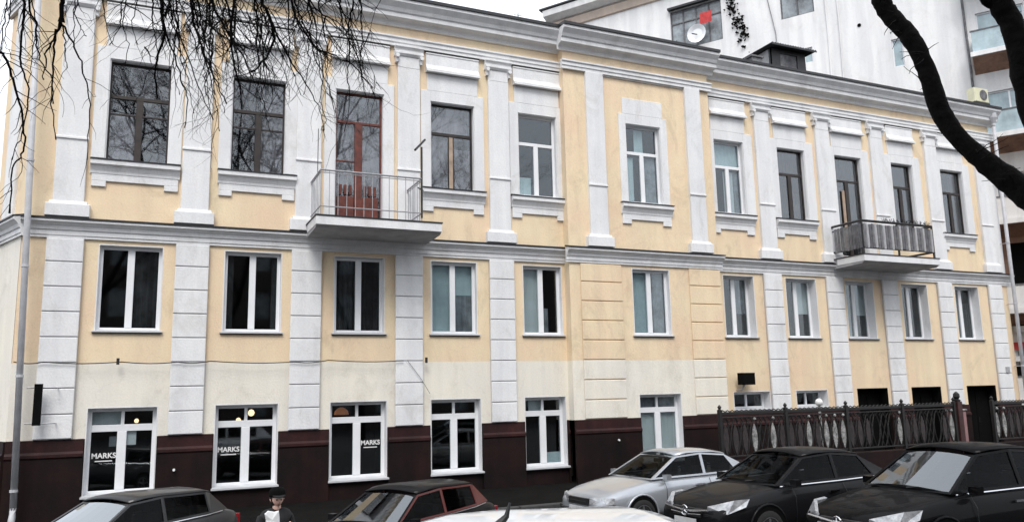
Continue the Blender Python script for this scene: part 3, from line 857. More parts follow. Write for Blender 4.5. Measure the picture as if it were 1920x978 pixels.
for i in range(26):
    link('slat', slm2 if i % 3 == 1 else slm, B2, (21.02 + i * 0.124, yf - 0.05, 6.96 + random.uniform(-0.015, 0.015)))
for i in range(9):
    link('slat', slm, B2, (20.90, yf + 0.04 + i * 0.127, 6.95 + random.uniform(-0.015, 0.015)), R(90))
# snow-like junk / dry plants along the balcony top rail
jm = MB()
for i in range(60):
    x = random.uniform(21.9, 24.1); z = 7.9
    jm.tube([(x, yf, z), (x + random.uniform(-.1, .1), yf + random.uniform(-.05, .05), z + random.uniform(0.03, 0.13))], 0.008, 3)
tag(jm.build('dry_plants', M['bark']), 'dry plant stems along the top rail of the slatted right balcony', 'plant', kind='stuff')

# ------------------------------------------------------------------ drainpipes, cables, boxes on the facade
def drainpipe(x, y, z0, z1, label, ox=0):
    r = empty('drainpipe', (x, y, z0), 0, label, 'drainpipe')
    MB().tube([(x, y, z0 + 0.25), (x + ox * 0.5, y, (z0 + z1) / 2), (x + ox, y, z1 - 0.5)], 0.065, 10).build('pipe', M['pipe'], r, smooth=True)
    MB().tube([(x, y, z0 + 0.28), (x, y - 0.03, z0 + 0.12), (x, y - 0.18, z0)], 0.066, 8).build('outlet', M['pipe'], r, smooth=True)
    MB().lathe([(0.07, z1 - 0.5), (0.15, z1 - 0.28), (0.15, z1 - 0.1), (0.13, z1 - 0.1)], (x + ox, y, 0), 'z', 10).build('hopper', M['pipe'], r)
    for k in range(6):
        z = z0 + 0.6 + k * (z1 - z0 - 1.2) / 5
        t = (z - z0) / (z1 - z0)
        MB().lathe([(0.078, z), (0.078, z + 0.05)], (x + ox * t, y, 0), 'z', 10).tube([(x + ox * t, y, z + 0.02), (x + ox * t, Y0, z + 0.02)], 0.012, 4).build('clamp', M['pipe'], r)
drainpipe(-2.38, 19.62, 0.2, 13.0, 'grey metal drainpipe down the left corner of the yellow house', -0.28)
drainpipe(29.62, 19.66, 0.2, 13.0, 'grey metal drainpipe at the far right end of the yellow house')

cm_ = MB()
def cable(pts, r=0.012):
    out = []
    for (x0, z0_), (x1, z1_) in zip(pts, pts[1:]):
        for k in range(8):
            t = k / 8
            out.append((x0 + (x1 - x0) * t, Y0 - 0.16, z0_ + (z1_ - z0_) * t - 0.035 * math.sin(math.pi * t)))
    out.append((pts[-1][0], Y0 - 0.16, pts[-1][1]))
    return out
cm_.tube(cable([(-2.6, 3.45), (-2.05, 3.44), (-0.55, 3.44), (0.6, 3.43), (1.3, 3.45), (3.2, 3.42), (4.0, 3.46), (5.9, 3.44)]), 0.011, 4)
tag(cm_.build('wall_cable', M['cable']), 'thin black cable sagging across the facade between the lower two storeys', 'cable')
cb = MB().tube([(-0.62, Y0 - 0.17, 3.38), (-0.62, Y0 - 0.17, 3.52)], 0.035, 6).mesh('junction_box', M['cable'])
for x, z, lb in ((-0.62, 0, 'small dark junction box on the cable below the leftmost first-floor window'), (6.5, 0, 'small dark junction box on the cable beside the pilaster right of the balcony')):
    tag(link('junction_box', cb, None, (x + 0.62, 0, z)), lb, 'junction box')
tag(MB().tube([(6.0, Y0 - 0.15, 3.45), (6.35, Y0 - 0.15, 3.0), (6.6, Y0 - 0.15, 2.6)], 0.006, 4).build('loose_wire', M['cable']), 'thin loose wire hanging diagonally over the white pilaster right of the balcony', 'wire')
# black projecting sign on the left pilaster
s = empty('hanging_sign', (-2.05, Y0 - 0.35, 2.1), 0, 'narrow black sign box standing out from the leftmost white pilaster', 'sign')
MB().bev(-2.16, -2.01, Y0 - 0.40, Y0 - 0.30, 2.12, 2.98, 0.01).build('sign_box', M['black'], s)
for z in (2.16, 2.9):
    MB().tube([(-2.3, Y0 - 0.35, z), (-1.75, Y0 - 0.35, z)], 0.014, 4).tube([(-1.75, Y0 - 0.35, z), (-1.75, Y0 - 0.1, z)], 0.014, 4).build('bracket', M['pipe'], s)
# black lamp / camera box near the fence
s = empty('wall_floodlight', (16.75, Y0 - 0.3, 2.6), 0, 'black floodlight box on the yellow wall above the left end of the iron fence', 'floodlight')
MB().bev(16.45, 16.95, Y0 - 0.42, Y0 - 0.18, 2.66, 3.02, 0.03).build('housing', M['black'], s)
MB().tube([(16.6, Y0 - 0.3, 2.66), (16.55, Y0 - 0.2, 2.52), (16.55, Y0, 2.5)], 0.03, 6).build('bracket', M['sillmetal'], s)
# bolts / small fittings near plinth
for x, y, z, lb in ((0.62, Y0 - 0.1, 1.05, 'small white fitting low on the maroon plinth right of the leftmost shop window'), (12.0, RY - 0.1, 1.22, 'small round white fitting on the maroon plinth of the projecting bay')):
    tag(MB().lathe([(0.028, -0.04), (0.03, 0.0)], (x, y, z), 'y', 8).build('wall_fitting', M['paper']), lb, 'fitting')
# street-number plate far right, notice on far left
tag(MB().bev(28.95, 29.15, Y0 - 0.15, Y0 - 0.126, 2.9, 3.12, 0.004).build('small_plaque', M['rail']), 'small grey plaque on the rightmost white pilaster', 'plaque')
pq = side(MB().bev(-0.62, -0.36, -0.13, -0.11, 1.02, 1.28, 0.004), 'notice_plate', M['paper'])

# ------------------------------------------------------------------ air conditioner on the roof edge at the right
s = empty('air_conditioner', (31.0, 21.2, 14.0), 0, 'cream air conditioner unit above the right end of the eaves', 'air conditioner')
MB().bev(30.7, 31.55, 21.0, 21.35, 14.05, 14.65, 0.02).build('casing', mat('cream_casing', (0.72, 0.70, 0.50), 0.5), s)
MB().lathe([(0.22, -0.02), (0.22, 0.0)], (31.22, 20.995, 14.36), 'y', 16).build('fan_grille', M['slat'], s)
MB().box(30.65, 31.6, 21.0, 21.5, 13.98, 14.04).tube([(30.8, 21.1, 13.98), (30.8, 21.6, 13.0)], 0.02, 4).tube([(31.4, 21.1, 13.98), (31.4, 21.6, 13.0)], 0.02, 4).build('bracket', M['flash'], s)

# ------------------------------------------------------------------ pale tall building behind
BR = math.atan2(-0.84, 0.54)
BO = (33.6, 22.0, 0.0)
tb = empty('tall_pale_building', BO, BR, 'tall pale building rising behind the yellow house, with balconies at its right edge', 'building')
def tp(mb, name, m, parent=None): return mb.build(name, m, parent or tb, BO, BR)
TOP = 24.9
wins = [(-14.85, -11.95, 20.9, 23.25), (-8.9, -7.25, 21.1, 23.4), (-7.95, -7.5, 18.5, 19.3), (-3.95, -3.45, 17.3, 18.7)]
bays = [(-0.45, 1.4, 17.0 - 3.75 * k, 19.0 - 3.75 * k) for k in range(-1, 5)]
w2 = MB()
holed(w2, -22, 14, 0, TOP, wins + bays, 0)
tp(w2, 'wall', M['bwall'])
tp(MB().quad((-22, 0, 0), (-22, 14, 0), (-22, 14, TOP), (-22, 0, TOP)).quad((14, 0, 0), (14, 14, 0), (14, 14, TOP), (14, 0, TOP)).quad((-22, 14, 0), (14, 14, 0), (14, 14, TOP), (-22, 14, TOP)), 'wall', M['bwall'])
tp(MB().prism([(0, TOP - 0.25), (-0.25, TOP - 0.2), (-0.7, TOP), (-0.75, TOP + 0.35), (0, TOP + 0.4)], -22.6, 14.5), 'cornice', M['bwall'])
tp(MB().prism([(-0.02, TOP - 0.8), (-0.12, TOP - 0.75), (-0.20, TOP - 0.30), (-0.02, TOP - 0.28)], -22.1, 14.2), 'cornice_soffit', M['beige'])
tp(MB().box(-22.8, 14.6, -0.82, 14, TOP + 0.405, TOP + 0.5), 'roof', M['flash'])
def tw(x0, x1, z0, z1, nx, m, fm='slat', tr=None):
    f = MB(); fw = 0.07
    f.box(x0, x0 + fw, 0.1, 0.16, z0, z1).box(x1 - fw, x1, 0.1, 0.16, z0, z1).box(x0 + fw, x1 - fw, 0.1, 0.16, z0, z0 + fw).box(x0 + fw, x1 - fw, 0.1, 0.16, z1 - fw, z1)
    for i in range(1, nx):
        xm = x0 + (x1 - x0) * i / nx
        f.box(xm - 0.035, xm + 0.035, 0.095, 0.16, z0 + fw, z1 - fw)
    if tr: f.box(x0 + fw, x1 - fw, 0.09, 0.155, tr - 0.04, tr + 0.04)
    o = tp(f, 'window', M[fm])
    for i in range(nx):
        xa = x0 + (x1 - x0) * i / nx; xb = x0 + (x1 - x0) * (i + 1) / nx
        tp(MB().box(xa + 0.02, xb - 0.02, 0.14, 0.15, z0 + 0.03, z1 - 0.03), 'pane', M[m], o)
    tp(MB().box(x0 - 0.0, x0 + 0.01, -0.003, 0.1, z0, z1).box(x1 - 0.01, x1, -0.003, 0.1, z0, z1).box(x0, x1, -0.003, 0.1, z1 - 0.01, z1), 'reveal', M['bwall'], o)
    return o
W = tw(*wins[0], 4, 'bglassgrey', 'slat', 22.5)
tp(MB().box(wins[0][0] - 0.05, wins[0][1] + 0.05, -0.25, 0.05, 23.26, 23.38), 'window_canopy', M['flash'], W)
tw(*wins[1], 2, 'bglassgrey', 'slat')
tw(*wins[2], 1, 'bglass', 'pvc'); tw(*wins[3], 1, 'bglass', 'pvc')
# clutter in front of the big window: red cloth, white satellite dish, dark stain of pipes
tg = empty('laundry_cloth', (0, 0, 0), 0, 'red cloth hung outside the large upper window of the pale building', 'cloth')
def tpw(mb, name, m, root):
    o = link(name, mb.mesh(name, m), root, BO, BR); return o
lc = MB()
for i in range(6):
    x = -13.05 + i * 0.11
    lc.quad((x, -0.35 + 0.03 * (i % 2), 21.9), (x + 0.11, -0.35 + 0.03 * ((i + 1) % 2), 21.85 + i * 0.01), (x + 0.11, -0.33, 22.55), (x, -0.33, 22.5))
tpw(lc, 'cloth_panel', M['redcloth'], tg)
ds = empty('satellite_dish', (0, 0, 0), 0, 'white satellite dish below the large upper window of the pale building', 'satellite dish')
tpw(MB().lathe([(0.02, 0.12), (0.3, 0.08), (0.5, -0.05), (0.52, -0.06), (0.3, 0.06)], (-13.2, -0.5, 21.35), 'y', 18), 'dish', M['pvc'], ds)
tpw(MB().tube([(-13.2, -0.5, 21.3), (-13.3, -0.95, 21.2)], 0.03, 5).tube([(-13.2, -0.4, 21.3), (-13.2, 0.0, 21.1)], 0.04, 5), 'feed_arm', M['black'], ds)
ivy = MB()
random.seed(3)
for i in range(150):
    t = random.random()
    x = -11.6 + 0.9 * t + random.gauss(0, 0.16); z = 23.4 - 3.0 * t + random.gauss(0, 0.25)
    s_ = random.uniform(0.03, 0.10)
    ivy.quad((x - s_, -0.04 - random.random() * 0.2, z), (x, -0.05, z - s_), (x + s_, -0.04 - random.random() * 0.2, z), (x, -0.06, z + s_))
o = tpw(ivy, 'creeper', M['black'], None) if False else link('creeper', ivy.mesh('creeper', M['bark']), None, BO, BR)
tag(o, 'dark dry creeper hanging down beside the large upper window of the pale building', 'creeper', kind='stuff')
tp(MB().tube([(-3.9, 0, 19.4), (-3.4, -0.9, 19.45)], 0.05, 5), 'bracket', M['slat'])
for xx in (-6.2, -6.75):
    tp(MB().tube([(xx, -0.06, 15), (xx + 0.05, -0.06, 20), (xx, -0.06, 24.3)], 0.03, 5), 'service_pipe', M['bwall'])
tp(MB().tube([(-11.2, -0.05, 23.5), (-9.6, -0.05, 23.1), (-9.2, -0.05, 20.4), (-9.25, -0.05, 17)], 0.018, 4), 'wall_cable', M['slat'])
tp(MB().lathe([(0.09, -0.03), (0.09, 0.02)], (-5.26, 0, 19.79), 'y', 8), 'vent', M['black'])
# projecting balconies on the right
for k in range(-1, 5):
    zt = 16.75 - 3.75 * k
    sb = MB().prism([(0.0, zt - 0.62), (-0.95, zt - 0.20), (-1.15, zt - 0.18), (-1.15, zt), (0, zt)], -0.70, 9.0)
    o = tp(sb, 'balcony', M['bbrown'])
    tp(MB().box(-0.76, 9.05, -1.22, -1.151, zt - 0.16, zt + 0.05).box(-0.76, -0.701, -1.15, -0.01, zt - 0.16, zt + 0.05), 'balcony_edge', M['bwall'], o)
    pr = MB().box(-0.66, 9.0, -1.12, -1.07, zt + 0.051, zt + 1.0).box(-0.66, -0.61, -1.069, -0.01, zt + 0.051, zt + 1.0)
    tp(pr, 'balcony_parapet', M['bglass'] if k in (0, 1, -1) else M['bwall'], o)
    tp(MB().box(-0.70, 9.0, -1.15, -1.04, zt + 1.001, zt + 1.05), 'balcony_rail', M['slat'], o)
for i, b_ in enumerate(bays):
    tw(*b_, 2, 'bglass' if i < 3 else 'bglassgrey', 'pvc')
tp(MB().tube([(-0.95, -0.1, TOP), (-0.85, -0.1, 16.9), (-0.8, -0.1, 4)], 0.06, 6), 'downpipe', M['slat'])
# brown infill strip low down beside the yellow house
tp(MB().box(-1.6, 3.5, -0.06, -0.004, 5.5, 9.0), 'brown_panel', M['bbrown'])
o = tp(MB().box(-0.25, 0.9, -0.10, -0.061, 4.9, 8.4), 'stair_window', M['black'])
tp(MB().box(-0.4, 1.2, -0.2, -0.061, 4.62, 4.86), 'window_ledge', M['pvc'], o)
tp(MB().box(-0.5, 2.2, -0.14, -0.004, 3.9, 4.2), 'string_course', M['redcloth'])
tp(MB().box(-0.6, 2.2, -0.2, -0.004, 3.4, 3.62), 'string_course', M['pvc'])
tp(MB().box(-0.9, 2.2, -0.05, -0.004, 0.2, 3.2), 'shopfront', M['black'])

# ------------------------------------------------------------------ house across the street, mirrored in the glass
ob = empty('opposite_house', (8, -22, 0), 0, 'dark brick house across the street, seen mirrored in the window glass', 'building')
ow = [(-22 + 3.2 * i, -22 + 3.2 * i + 1.3, 1.2 + 3.6 * j, 3.2 + 3.6 * j) for i in range(19) for j in range(4)]
om = MB(); holed(om, -25, 42, 0, 15.5, ow, -22)
om.build('wall', mat('dark_brick', (0.07, 0.055, 0.05), 0.9, 0.2), ob)
MB().prism([(-22, 15.5), (-21.6, 15.5), (-21.5, 15.8), (-28, 19), (-34, 15.8), (-34, 15.5)], -25.3, 42.3).build('roof', M['roofmetal'], ob)
MB().quad((-25, -22, 0), (-25, -34, 0), (-25, -34, 15.5), (-25, -22, 15.5)).quad((42, -22, 0), (42, -34, 0), (42, -34, 15.5), (42, -22, 15.5)).quad((-25, -34, 0), (42, -34, 0), (42, -34, 15.5), (-25, -34, 15.5)).build('wall', M['bbrown'], ob)
owm = MB().box(0, 1.3, -0.3, -0.25, 0, 2.0).mesh('window', M['bglassgrey'])
for (a, b, c, d) in ow: link('window', owm, ob, (a, -22, c))

# ------------------------------------------------------------------ cast-iron fence in front of the right wing
FY = 17.2
def lens_mesh(m, h=0.78, w_=0.085):
    mb = MB()
    n = 8
    L_, R_ = [], []
    for i in range(n + 1):
        t = i / n
        ww = w_ * math.sin(math.pi * t) ** 0.8
        L_.append((-ww, t * h)); R_.append((ww, t * h))
    ring = L_ + R_[::-1][1:-1]
    k = len(ring)
    vs = [(x, -0.012, z) for x, z in ring] + [(x, 0.012, z) for x, z in ring]
    mb.add(vs, [tuple(range(k)), tuple(range(2 * k - 1, k - 1, -1))] + [(i, (i + 1) % k, (i + 1) % k + k, i + k) for i in range(k)])
    return mb.mesh('leaf_plate', m)
def ringmesh():
    mb = MB(); n = 10; pts = []
    for i in range(n + 1):
        t = i / n
        pts.append((0.145 * math.sin(math.pi * t) ** 0.8, 0, t * 0.98))
    mb.tube(pts, 0.018, 4)
    mb.tube([(-a, b, c) for a, b, c in pts], 0.018, 4)
    return mb.mesh('oval_bar', M['iron'])
LP, LG, RG = lens_mesh(M['silverleaf']), lens_mesh(M['greyleaf']), ringmesh()
kn = MB().lathe([(0.01, 0.045), (0.04, 0.015), (0.04, -0.015), (0.01, -0.045)], (0, 0, 0), 'z', 8).mesh('rosette', M['silverleaf'])
PALE = [1409, 1450, 1523, 1558, 1577, 1686, 1782, 1880]
DARKR = [(1418, 1438), (1632, 1676), (1735, 1768)]
def fence(x0, x1, label):
    f = empty('iron_fence', (x0, FY, 0.13), 0, label, 'fence')
    b = MB().bev(x0, x1, FY - 0.12, FY + 0.12, 0.12, 0.72, 0.02).build('base_wall', M['maroondark'], f)
    MB().bev(x0, x1, FY - 0.03, FY + 0.03, 1.88, 1.96, 0.01).bev(x0, x1, FY - 0.025, FY + 0.025, 1.80, 1.83, 0.004).bev(x0, x1, FY - 0.025, FY + 0.025, 0.80, 0.84, 0.006).build('rail', M['iron'], f)
    # crest between the top rails
    cr = MB()
    x = x0 + 0.1
    while x < x1 - 0.05:
        cr.tube([(x - 0.07, FY, 1.80), (x, FY, 1.70), (x + 0.07, FY, 1.80)], 0.014, 4)
        cr.tube([(x - 0.08, FY, 1.96), (x, FY, 2.0), (x + 0.08, FY, 1.96)], 0.016, 4)
        x += 0.155
    cr.build('crest', M['iron'], f)['kind'] = 'stuff'
    n = int((x1 - x0) / 0.31)
    for i in range(n):
        x = x0 + (i + 0.5) * (x1 - x0) / n
        link('oval_bar', RG, f, (x, FY, 0.82))
        v = Vector((x, FY, 1.3 - H))
        t = v.dot(_d); px = 960 + F * v.dot(_r2) / t
        pale = any(abs(px - p) < 10 for p in PALE)
        dark = any(p < px < q for p, q in DARKR)
        if pale: link('leaf_plate', LP, f, (x, FY + 0.002, 0.86))
        elif not dark: link('leaf_plate', LG, f, (x, FY + 0.002, 0.86))
        if pale: link('rosette', kn, f, (x, FY - 0.03, 1.76))
        if i % 2 == 0:
            MB().tube([(x - 0.14, FY, 0.86), (x + 0.14, FY, 1.72)], 0.013, 4).tube([(x + 0.14, FY, 0.86), (x - 0.14, FY, 1.72)], 0.013, 4).build('cross_bar', M['iron'], f)
    for i in range(int((x1 - x0) / 2.2) + 1):
        x = x0 + i * (x1 - x0) / int((x1 - x0) / 2.2)
        MB().box(x - 0.045, x + 0.045, FY - 0.05, FY + 0.05, 0.7, 2.02).lathe([(0.05, 2.02), (0.03, 2.04), (0.055, 2.09), (0.01, 2.15)], (x, FY, 0), 'z', 8).build('post', M['iron'], f)
    return f
f1 = fence(13.62, 22.45, 'black cast-iron fence with pale leaf-shaped plates in front of the right wing, long left section')
f2 = fence(24.2, 29.4, 'black cast-iron fence section at the far right beyond the opening')
s = empty('gate_post', (22.62, FY, 0.13), 0, 'maroon iron gate post with a black finial at the end of the long fence', 'post')
MB().bev(22.52, 22.72, FY - 0.1, FY + 0.1, 0.13, 2.02, 0.01).build('shaft', M['ironmaroon'], s)
MB().lathe([(0.10, 2.02), (0.11, 2.06), (0.06, 2.09), (0.10, 2.16), (0.09, 2.25), (0.01, 2.32)], (22.62, FY, 0), 'z', 10).build('finial', M['iron'], s)
s = empty('gate_pier', (22.95, FY + 0.3, 0.13), 0, 'faded pink rendered pier beside the maroon gate post', 'pier')
MB().bev(22.78, 23.12, FY + 0.1, FY + 0.5, 0.13, 1.72, 0.02).build('pier_shaft', mat('faded_pink', (0.30, 0.17, 0.17), 0.9), s)
MB().bev(22.75, 23.15, FY + 0.07, FY + 0.53, 1.721, 1.78, 0.02).build('pier_cap', M['silverleaf'], s)
# lamp post with a white globe behind the fence
s = empty('short_lamp_post', (17.75, 17.9, 0.13), 0, 'short grey lamp post with a round white globe behind the iron fence', 'lamp post')
MB().tube([(17.75, 17.9, 0.13), (17.75, 17.9, 2.02)], 0.035, 8).lathe([(0.08, 0.13), (0.06, 0.5), (0.04, 0.55)], (17.75, 17.9, 0), 'z', 8).build('post', M['silverleaf'], s)
MB().lathe([(0.02, 2.22), (0.08, 2.19), (0.115, 2.12), (0.08, 2.03), (0.03, 2.0)], (17.75, 17.9, 0), 'z', 12).build('globe', M['paper'], s, smooth=True)

# ------------------------------------------------------------------ cars
def body_mesh(m, van=False):
    # stations from tail to nose: x, zbot, w, zbelt, wtop, ztop
    S = [(-2.28, 0.42, 0.62, 0.70, 0.55, 0.86), (-2.20, 0.30, 0.78, 0.72, 0.66, 0.95), (-1.85, 0.24, 0.86, 0.78, 0.72, 1.00),
         (-1.2, 0.22, 0.875, 0.80, 0.74, 0.985), (-0.4, 0.22, 0.88, 0.80, 0.745, 0.965), (0.5, 0.22, 0.88, 0.79, 0.745, 0.95),
         (1.0, 0.22, 0.875, 0.77, 0.735, 0.94), (1.5, 0.24, 0.86, 0.74, 0.72, 0.87), (1.95, 0.26, 0.82, 0.70, 0.68, 0.78),
         (2.18, 0.28, 0.74, 0.62, 0.60, 0.68), (2.26, 0.36, 0.60, 0.52, 0.50, 0.58)]
    mb = MB(); n = 0
    rows = []
    for (x, zb, w_, zs, wt, zt) in S:
        half = [(0, zb), (w_ * 0.80, zb), (w_ * 0.97, zb + 0.10), (w_, (zb + zs) / 2), (w_ * 0.985, zs), (wt + 0.04, zt - 0.03), (wt - 0.06, zt), (wt * 0.5, zt + 0.025), (0, zt + 0.035)]
        ring = half + [(-a, b) for a, b in half[::-1][1:-1]]
        rows.append([(x, a, b) for a, b in ring])
    k = len(rows[0])
    vs = [v for r in rows for v in r]
    fs = []
    for i in range(len(rows) - 1):
        for j in range(k):
            c = (j + 1) % k
            fs.append((i * k + j, i * k + c, (i + 1) * k + c, (i + 1) * k + j))
    fs.append(tuple(range(k))); fs.append(tuple((len(rows) - 1) * k + j for j in range(k - 1, -1, -1)))
    mb.add(vs, fs)
    return mb.mesh('body', m, True)

def car(name, x, y, hd, s_, pm, label, roofm=None, wag=0.0, emblem=False, plate=True, hatch=False, pillar=None, lens='lens', door='chrome', wsg='carglass'):
    c = empty(name, (x, y, 0), hd, label, 'car')
    c.scale = (1, 1, 1)
    S = s_
    def part(mb_or_me, nm, m=None, smooth=False, parent=None):
        me = mb_or_me if not isinstance(mb_or_me, MB) else mb_or_me.mesh(nm, m, smooth)
        me.transform(Matrix.Scale(S, 4))
        return link(nm, me, parent or c, (x, y, 0), hd)
    b = part(body_mesh(M[pm]), 'body')
    sb = b.modifiers.new('smooth', 'SUBSURF'); sb.levels = 1; sb.render_levels = 2
    # greenhouse control points  (x, half width, z)
    zr = 1.43 + wag
    A0 = (1.00, 0.71, 0.955); A1 = (0.22, 0.56, zr - 0.07)
    Bx = -0.42
    B0 = (Bx + 0.02, 0.745, 0.965); B1 = (Bx, 0.60, zr - 0.025)
    if hatch:
        C0 = (-1.45, 0.74, 0.985); C1 = (-1.45, 0.585, zr - 0.07); D0 = (-1.95, 0.66, 1.00); D1 = (-1.60, 0.54, zr - 0.10)
    else:
        C0 = (-1.35, 0.735, 0.98); C1 = (-1.12, 0.575, zr - 0.09); D0 = (-1.80, 0.62, 1.02); D1 = (-1.18, 0.53, zr - 0.11)
    fr = MB(); frs = MB() if pillar else fr; frb = MB() if pillar else fr; panes = []
    def opening(P, inset, kind, mirror=False, cr=0.0):
        tgt = frs if kind == 'side_window' else (frb if kind == 'rear_window' else fr)
        # P: 4 corners; ring of width inset, pane inside
        P = [Vector(p) for p in P]
        ctr = sum(P, Vector()) / 4
        Q = []
        for i in range(4):
            p = P[i]; a_ = (P[i - 1] - p).normalized(); b_ = (P[(i + 1) % 4] - p).normalized()
            sn = max(0.35, a_.cross(b_).length)
            Q.append(p + (a_ + b_) * inset / sn)
        nrm = (P[1] - P[0]).cross(P[3] - P[0]).normalized()
        if nrm.dot(ctr - Vector((-0.3, 0, 0.8))) < 0: nrm = -nrm
        for i in range(4):
            j = (i + 1) % 4
            tgt.quad(P[i], P[j], Q[j], Q[i])
            tgt.quad(Q[i], Q[j], Q[j] - nrm * 0.03, Q[i] - nrm * 0.03)
        # pane subdivided with slight bulge
        g = MB(); n = 6
        for i in range(n):
            for j in range(n):
                def pt(u, v):
                    q = (Q[0] * (1 - u) + Q[1] * u) * (1 - v) + (Q[3] * (1 - u) + Q[2] * u) * v
                    return q - nrm * 0.012 + nrm * cr * (1 - (2 * u - 1) ** 2)
                g.quad(pt(i / n, j / n), pt((i + 1) / n, j / n), pt((i + 1) / n, (j + 1) / n), pt(i / n, (j + 1) / n))
        panes.append((kind, g))
    sgn = lambda p, s: (p[0], p[1] * s, p[2])
    opening([sgn(A0, -1), sgn(A0, 1), sgn(A1, 1), sgn(A1, -1)], 0.045, 'windscreen', cr=0.05)
    opening([sgn(D0, -1), sgn(D0, 1), sgn(D1, 1), sgn(D1, -1)], 0.05, 'rear_window', cr=0.03)
    for s in (-1, 1):
        opening([sgn(A0, s), sgn(B0, s), sgn(B1, s), sgn(A1, s)], 0.035, 'side_window')
        opening([sgn(B0, s), sgn(C0, s), sgn(C1, s), sgn(B1, s)], 0.035, 'side_window')
        # closed rear quarter
        frs.quad(sgn(C0, s), sgn(D0, s), sgn(D1, s), sgn(C1, s))
    part(fr, 'window_frame', M[pm])
    if pillar: part(frs, 'pillars', M[pillar]); part(frb, 'window_frame', M[pm])
    # roof
    rm_ = MB(); st = [A1, (-0.05, 0.59, zr - 0.03), B1, (-0.8, 0.595, zr - 0.045), C1, D1]
    n = 8; rows = []
    for (px_, wy, pz) in st:
        rows.append([(px_, wy * (2 * j / n - 1), pz + 0.055 * (1 - (2 * j / n - 1) ** 2) - 0.0) for j in range(n + 1)])
    vs = [v for r in rows for v in r]; kk = n + 1
    rm_.add(vs, [(i * kk + j, i * kk + j + 1, (i + 1) * kk + j + 1, (i + 1) * kk + j) for i in range(len(rows) - 1) for j in range(n)])
    ro = part(rm_, 'roof', M[roofm or pm], True)
    so = ro.modifiers.new('thick', 'SOLIDIFY'); so.thickness = 0.02; so.offset = 1
    for kind, g in panes: part(g, kind, M[wsg if kind == 'windscreen' else 'carglass'], True)
    # cabin
    part(MB().box(-1.7, 0.9, -0.66, 0.66, 0.86, 0.9).box(0.62, 0.9, -0.66, 0.66, 0.9, 0.99), 'cabin_floor', M['plastic'])
    for sy in (-0.34, 0.34):
        for sx in (-0.35, -1.2):
            part(MB().bev(sx - 0.08, sx + 0.08, sy - 0.22, sy + 0.22, 0.86, 1.14, 0.03).bev(sx - 0.06, sx + 0.04, sy - 0.11, sy + 0.11, 1.15, 1.28, 0.03), 'seat', M['seat'])
    part(MB().tube([(0.42 + 0.04 * math.cos(t * 0.6), 0.34 + 0.18 * math.cos(t * 0.6), 1.0 + 0.16 * math.sin(t * 0.6)) for t in range(12)], 0.014, 5), 'steering_wheel', M['plastic'])
    part(MB().bev(0.20, 0.25, -0.1, 0.1, 1.22, 1.29, 0.01), 'rear_mirror', M['plastic'])
    # bonnet shut line, wipers
    part(MB().tube([(1.02, -0.6, 0.965), (0.80, -0.1, 1.04)], 0.010, 4).tube([(1.02, 0.05, 0.985), (0.82, 0.5, 1.045)], 0.010, 4), 'wiper', M['plastic'])
    # belt line trim
    for s in (-1, 1):
        part(MB().tube([(0.95, 0.752 * s, 0.945), (Bx, 0.772 * s, 0.955), (-1.35, 0.765 * s, 0.97), (-1.75, 0.73 * s, 0.99)], 0.011, 4), 'window_trim', M[door])
        for hx in (-0.15, -1.05):
            part(MB().bev(hx - 0.11, hx + 0.11, min(0.86 * s, 0.895 * s), max(0.86 * s, 0.895 * s), 0.80, 0.83, 0.006), 'door_handle', M[door if door == 'chrome' else pm])
        part(MB().bev(0.66, 0.78, min(0.78 * s, 0.94 * s), max(0.78 * s, 0.94 * s), 0.955, 1.05, 0.03), 'wing_mirror', M[pm])
        # doors' shut lines
        for dx in (0.75, Bx - 0.02, -1.30):
            part(MB().tube([(dx, 0.862 * s, 0.34), (dx, 0.893 * s, 0.55), (dx - 0.01, 0.885 * s, 0.78), (dx - 0.02, 0.80 * s, 0.92)], 0.005, 4), 'shut_line', M['plastic'])
        # headlamp
        if lens == 'lens':
            hl = MB().add([(2.195, 0.40 * s, 0.60), (2.21, 0.44 * s, 0.70), (1.92, 0.74 * s, 0.80), (1.66, 0.80 * s, 0.81), (1.78, 0.84 * s, 0.70), (2.08, 0.74 * s, 0.60)], [(0, 1, 2, 3, 4, 5)])
        else:
            hl = MB().add([(2.245, 0.36 * s, 0.56), (2.235, 0.36 * s, 0.67), (2.10, 0.69 * s, 0.69), (1.98, 0.80 * s, 0.69), (1.98, 0.82 * s, 0.57), (2.12, 0.72 * s, 0.56)], [(0, 1, 2, 3, 4, 5)])
        ho = part(hl, 'headlight', M['lens'], False)
        sh = ho.modifiers.new('thick', 'SOLIDIFY'); sh.thickness = 0.05; sh.offset = 0
        part(MB().bev(-2.235, -2.12, min(0.5 * s, 0.72 * s), max(0.5 * s, 0.72 * s), 0.70, 0.88, 0.03), 'tail_lamp', M['taillamp'])
    # grille and bumper
    part(MB().bev(2.0, 2.30, -0.62, 0.62, 0.34, 0.44, 0.03), 'bumper_strip', M['plastic'])
    gr = MB().box(2.20, 2.275, -0.34, 0.34, 0.53, 0.66)
    gl_ = part(gr, 'grille', M['plastic'])
    if emblem:
        part(MB().tube([(2.285, -0.52, 0.66), (2.30, -0.1, 0.62), (2.30, 0.1, 0.62), (2.285, 0.52, 0.66)], 0.018, 5).tube([(2.285, -0.36, 0.58), (2.30, 0.0, 0.56), (2.285, 0.36, 0.58)], 0.010, 5), 'grille_bar', M['chrome'], parent=gl_)
        em = MB().tube([(2.31, 0.075 * math.cos(t * math.pi / 6), 0.615 + 0.075 * math.sin(t * math.pi / 6)) for t in range(13)], 0.012, 5)
        for t in (90, 210, 330):
            em.tube([(2.312, 0, 0.615), (2.312, 0.07 * math.cos(R(t)), 0.615 + 0.07 * math.sin(R(t)))], [0.014, 0.004], 4)
        part(em, 'emblem', M['chrome'], parent=gl_)
    else:
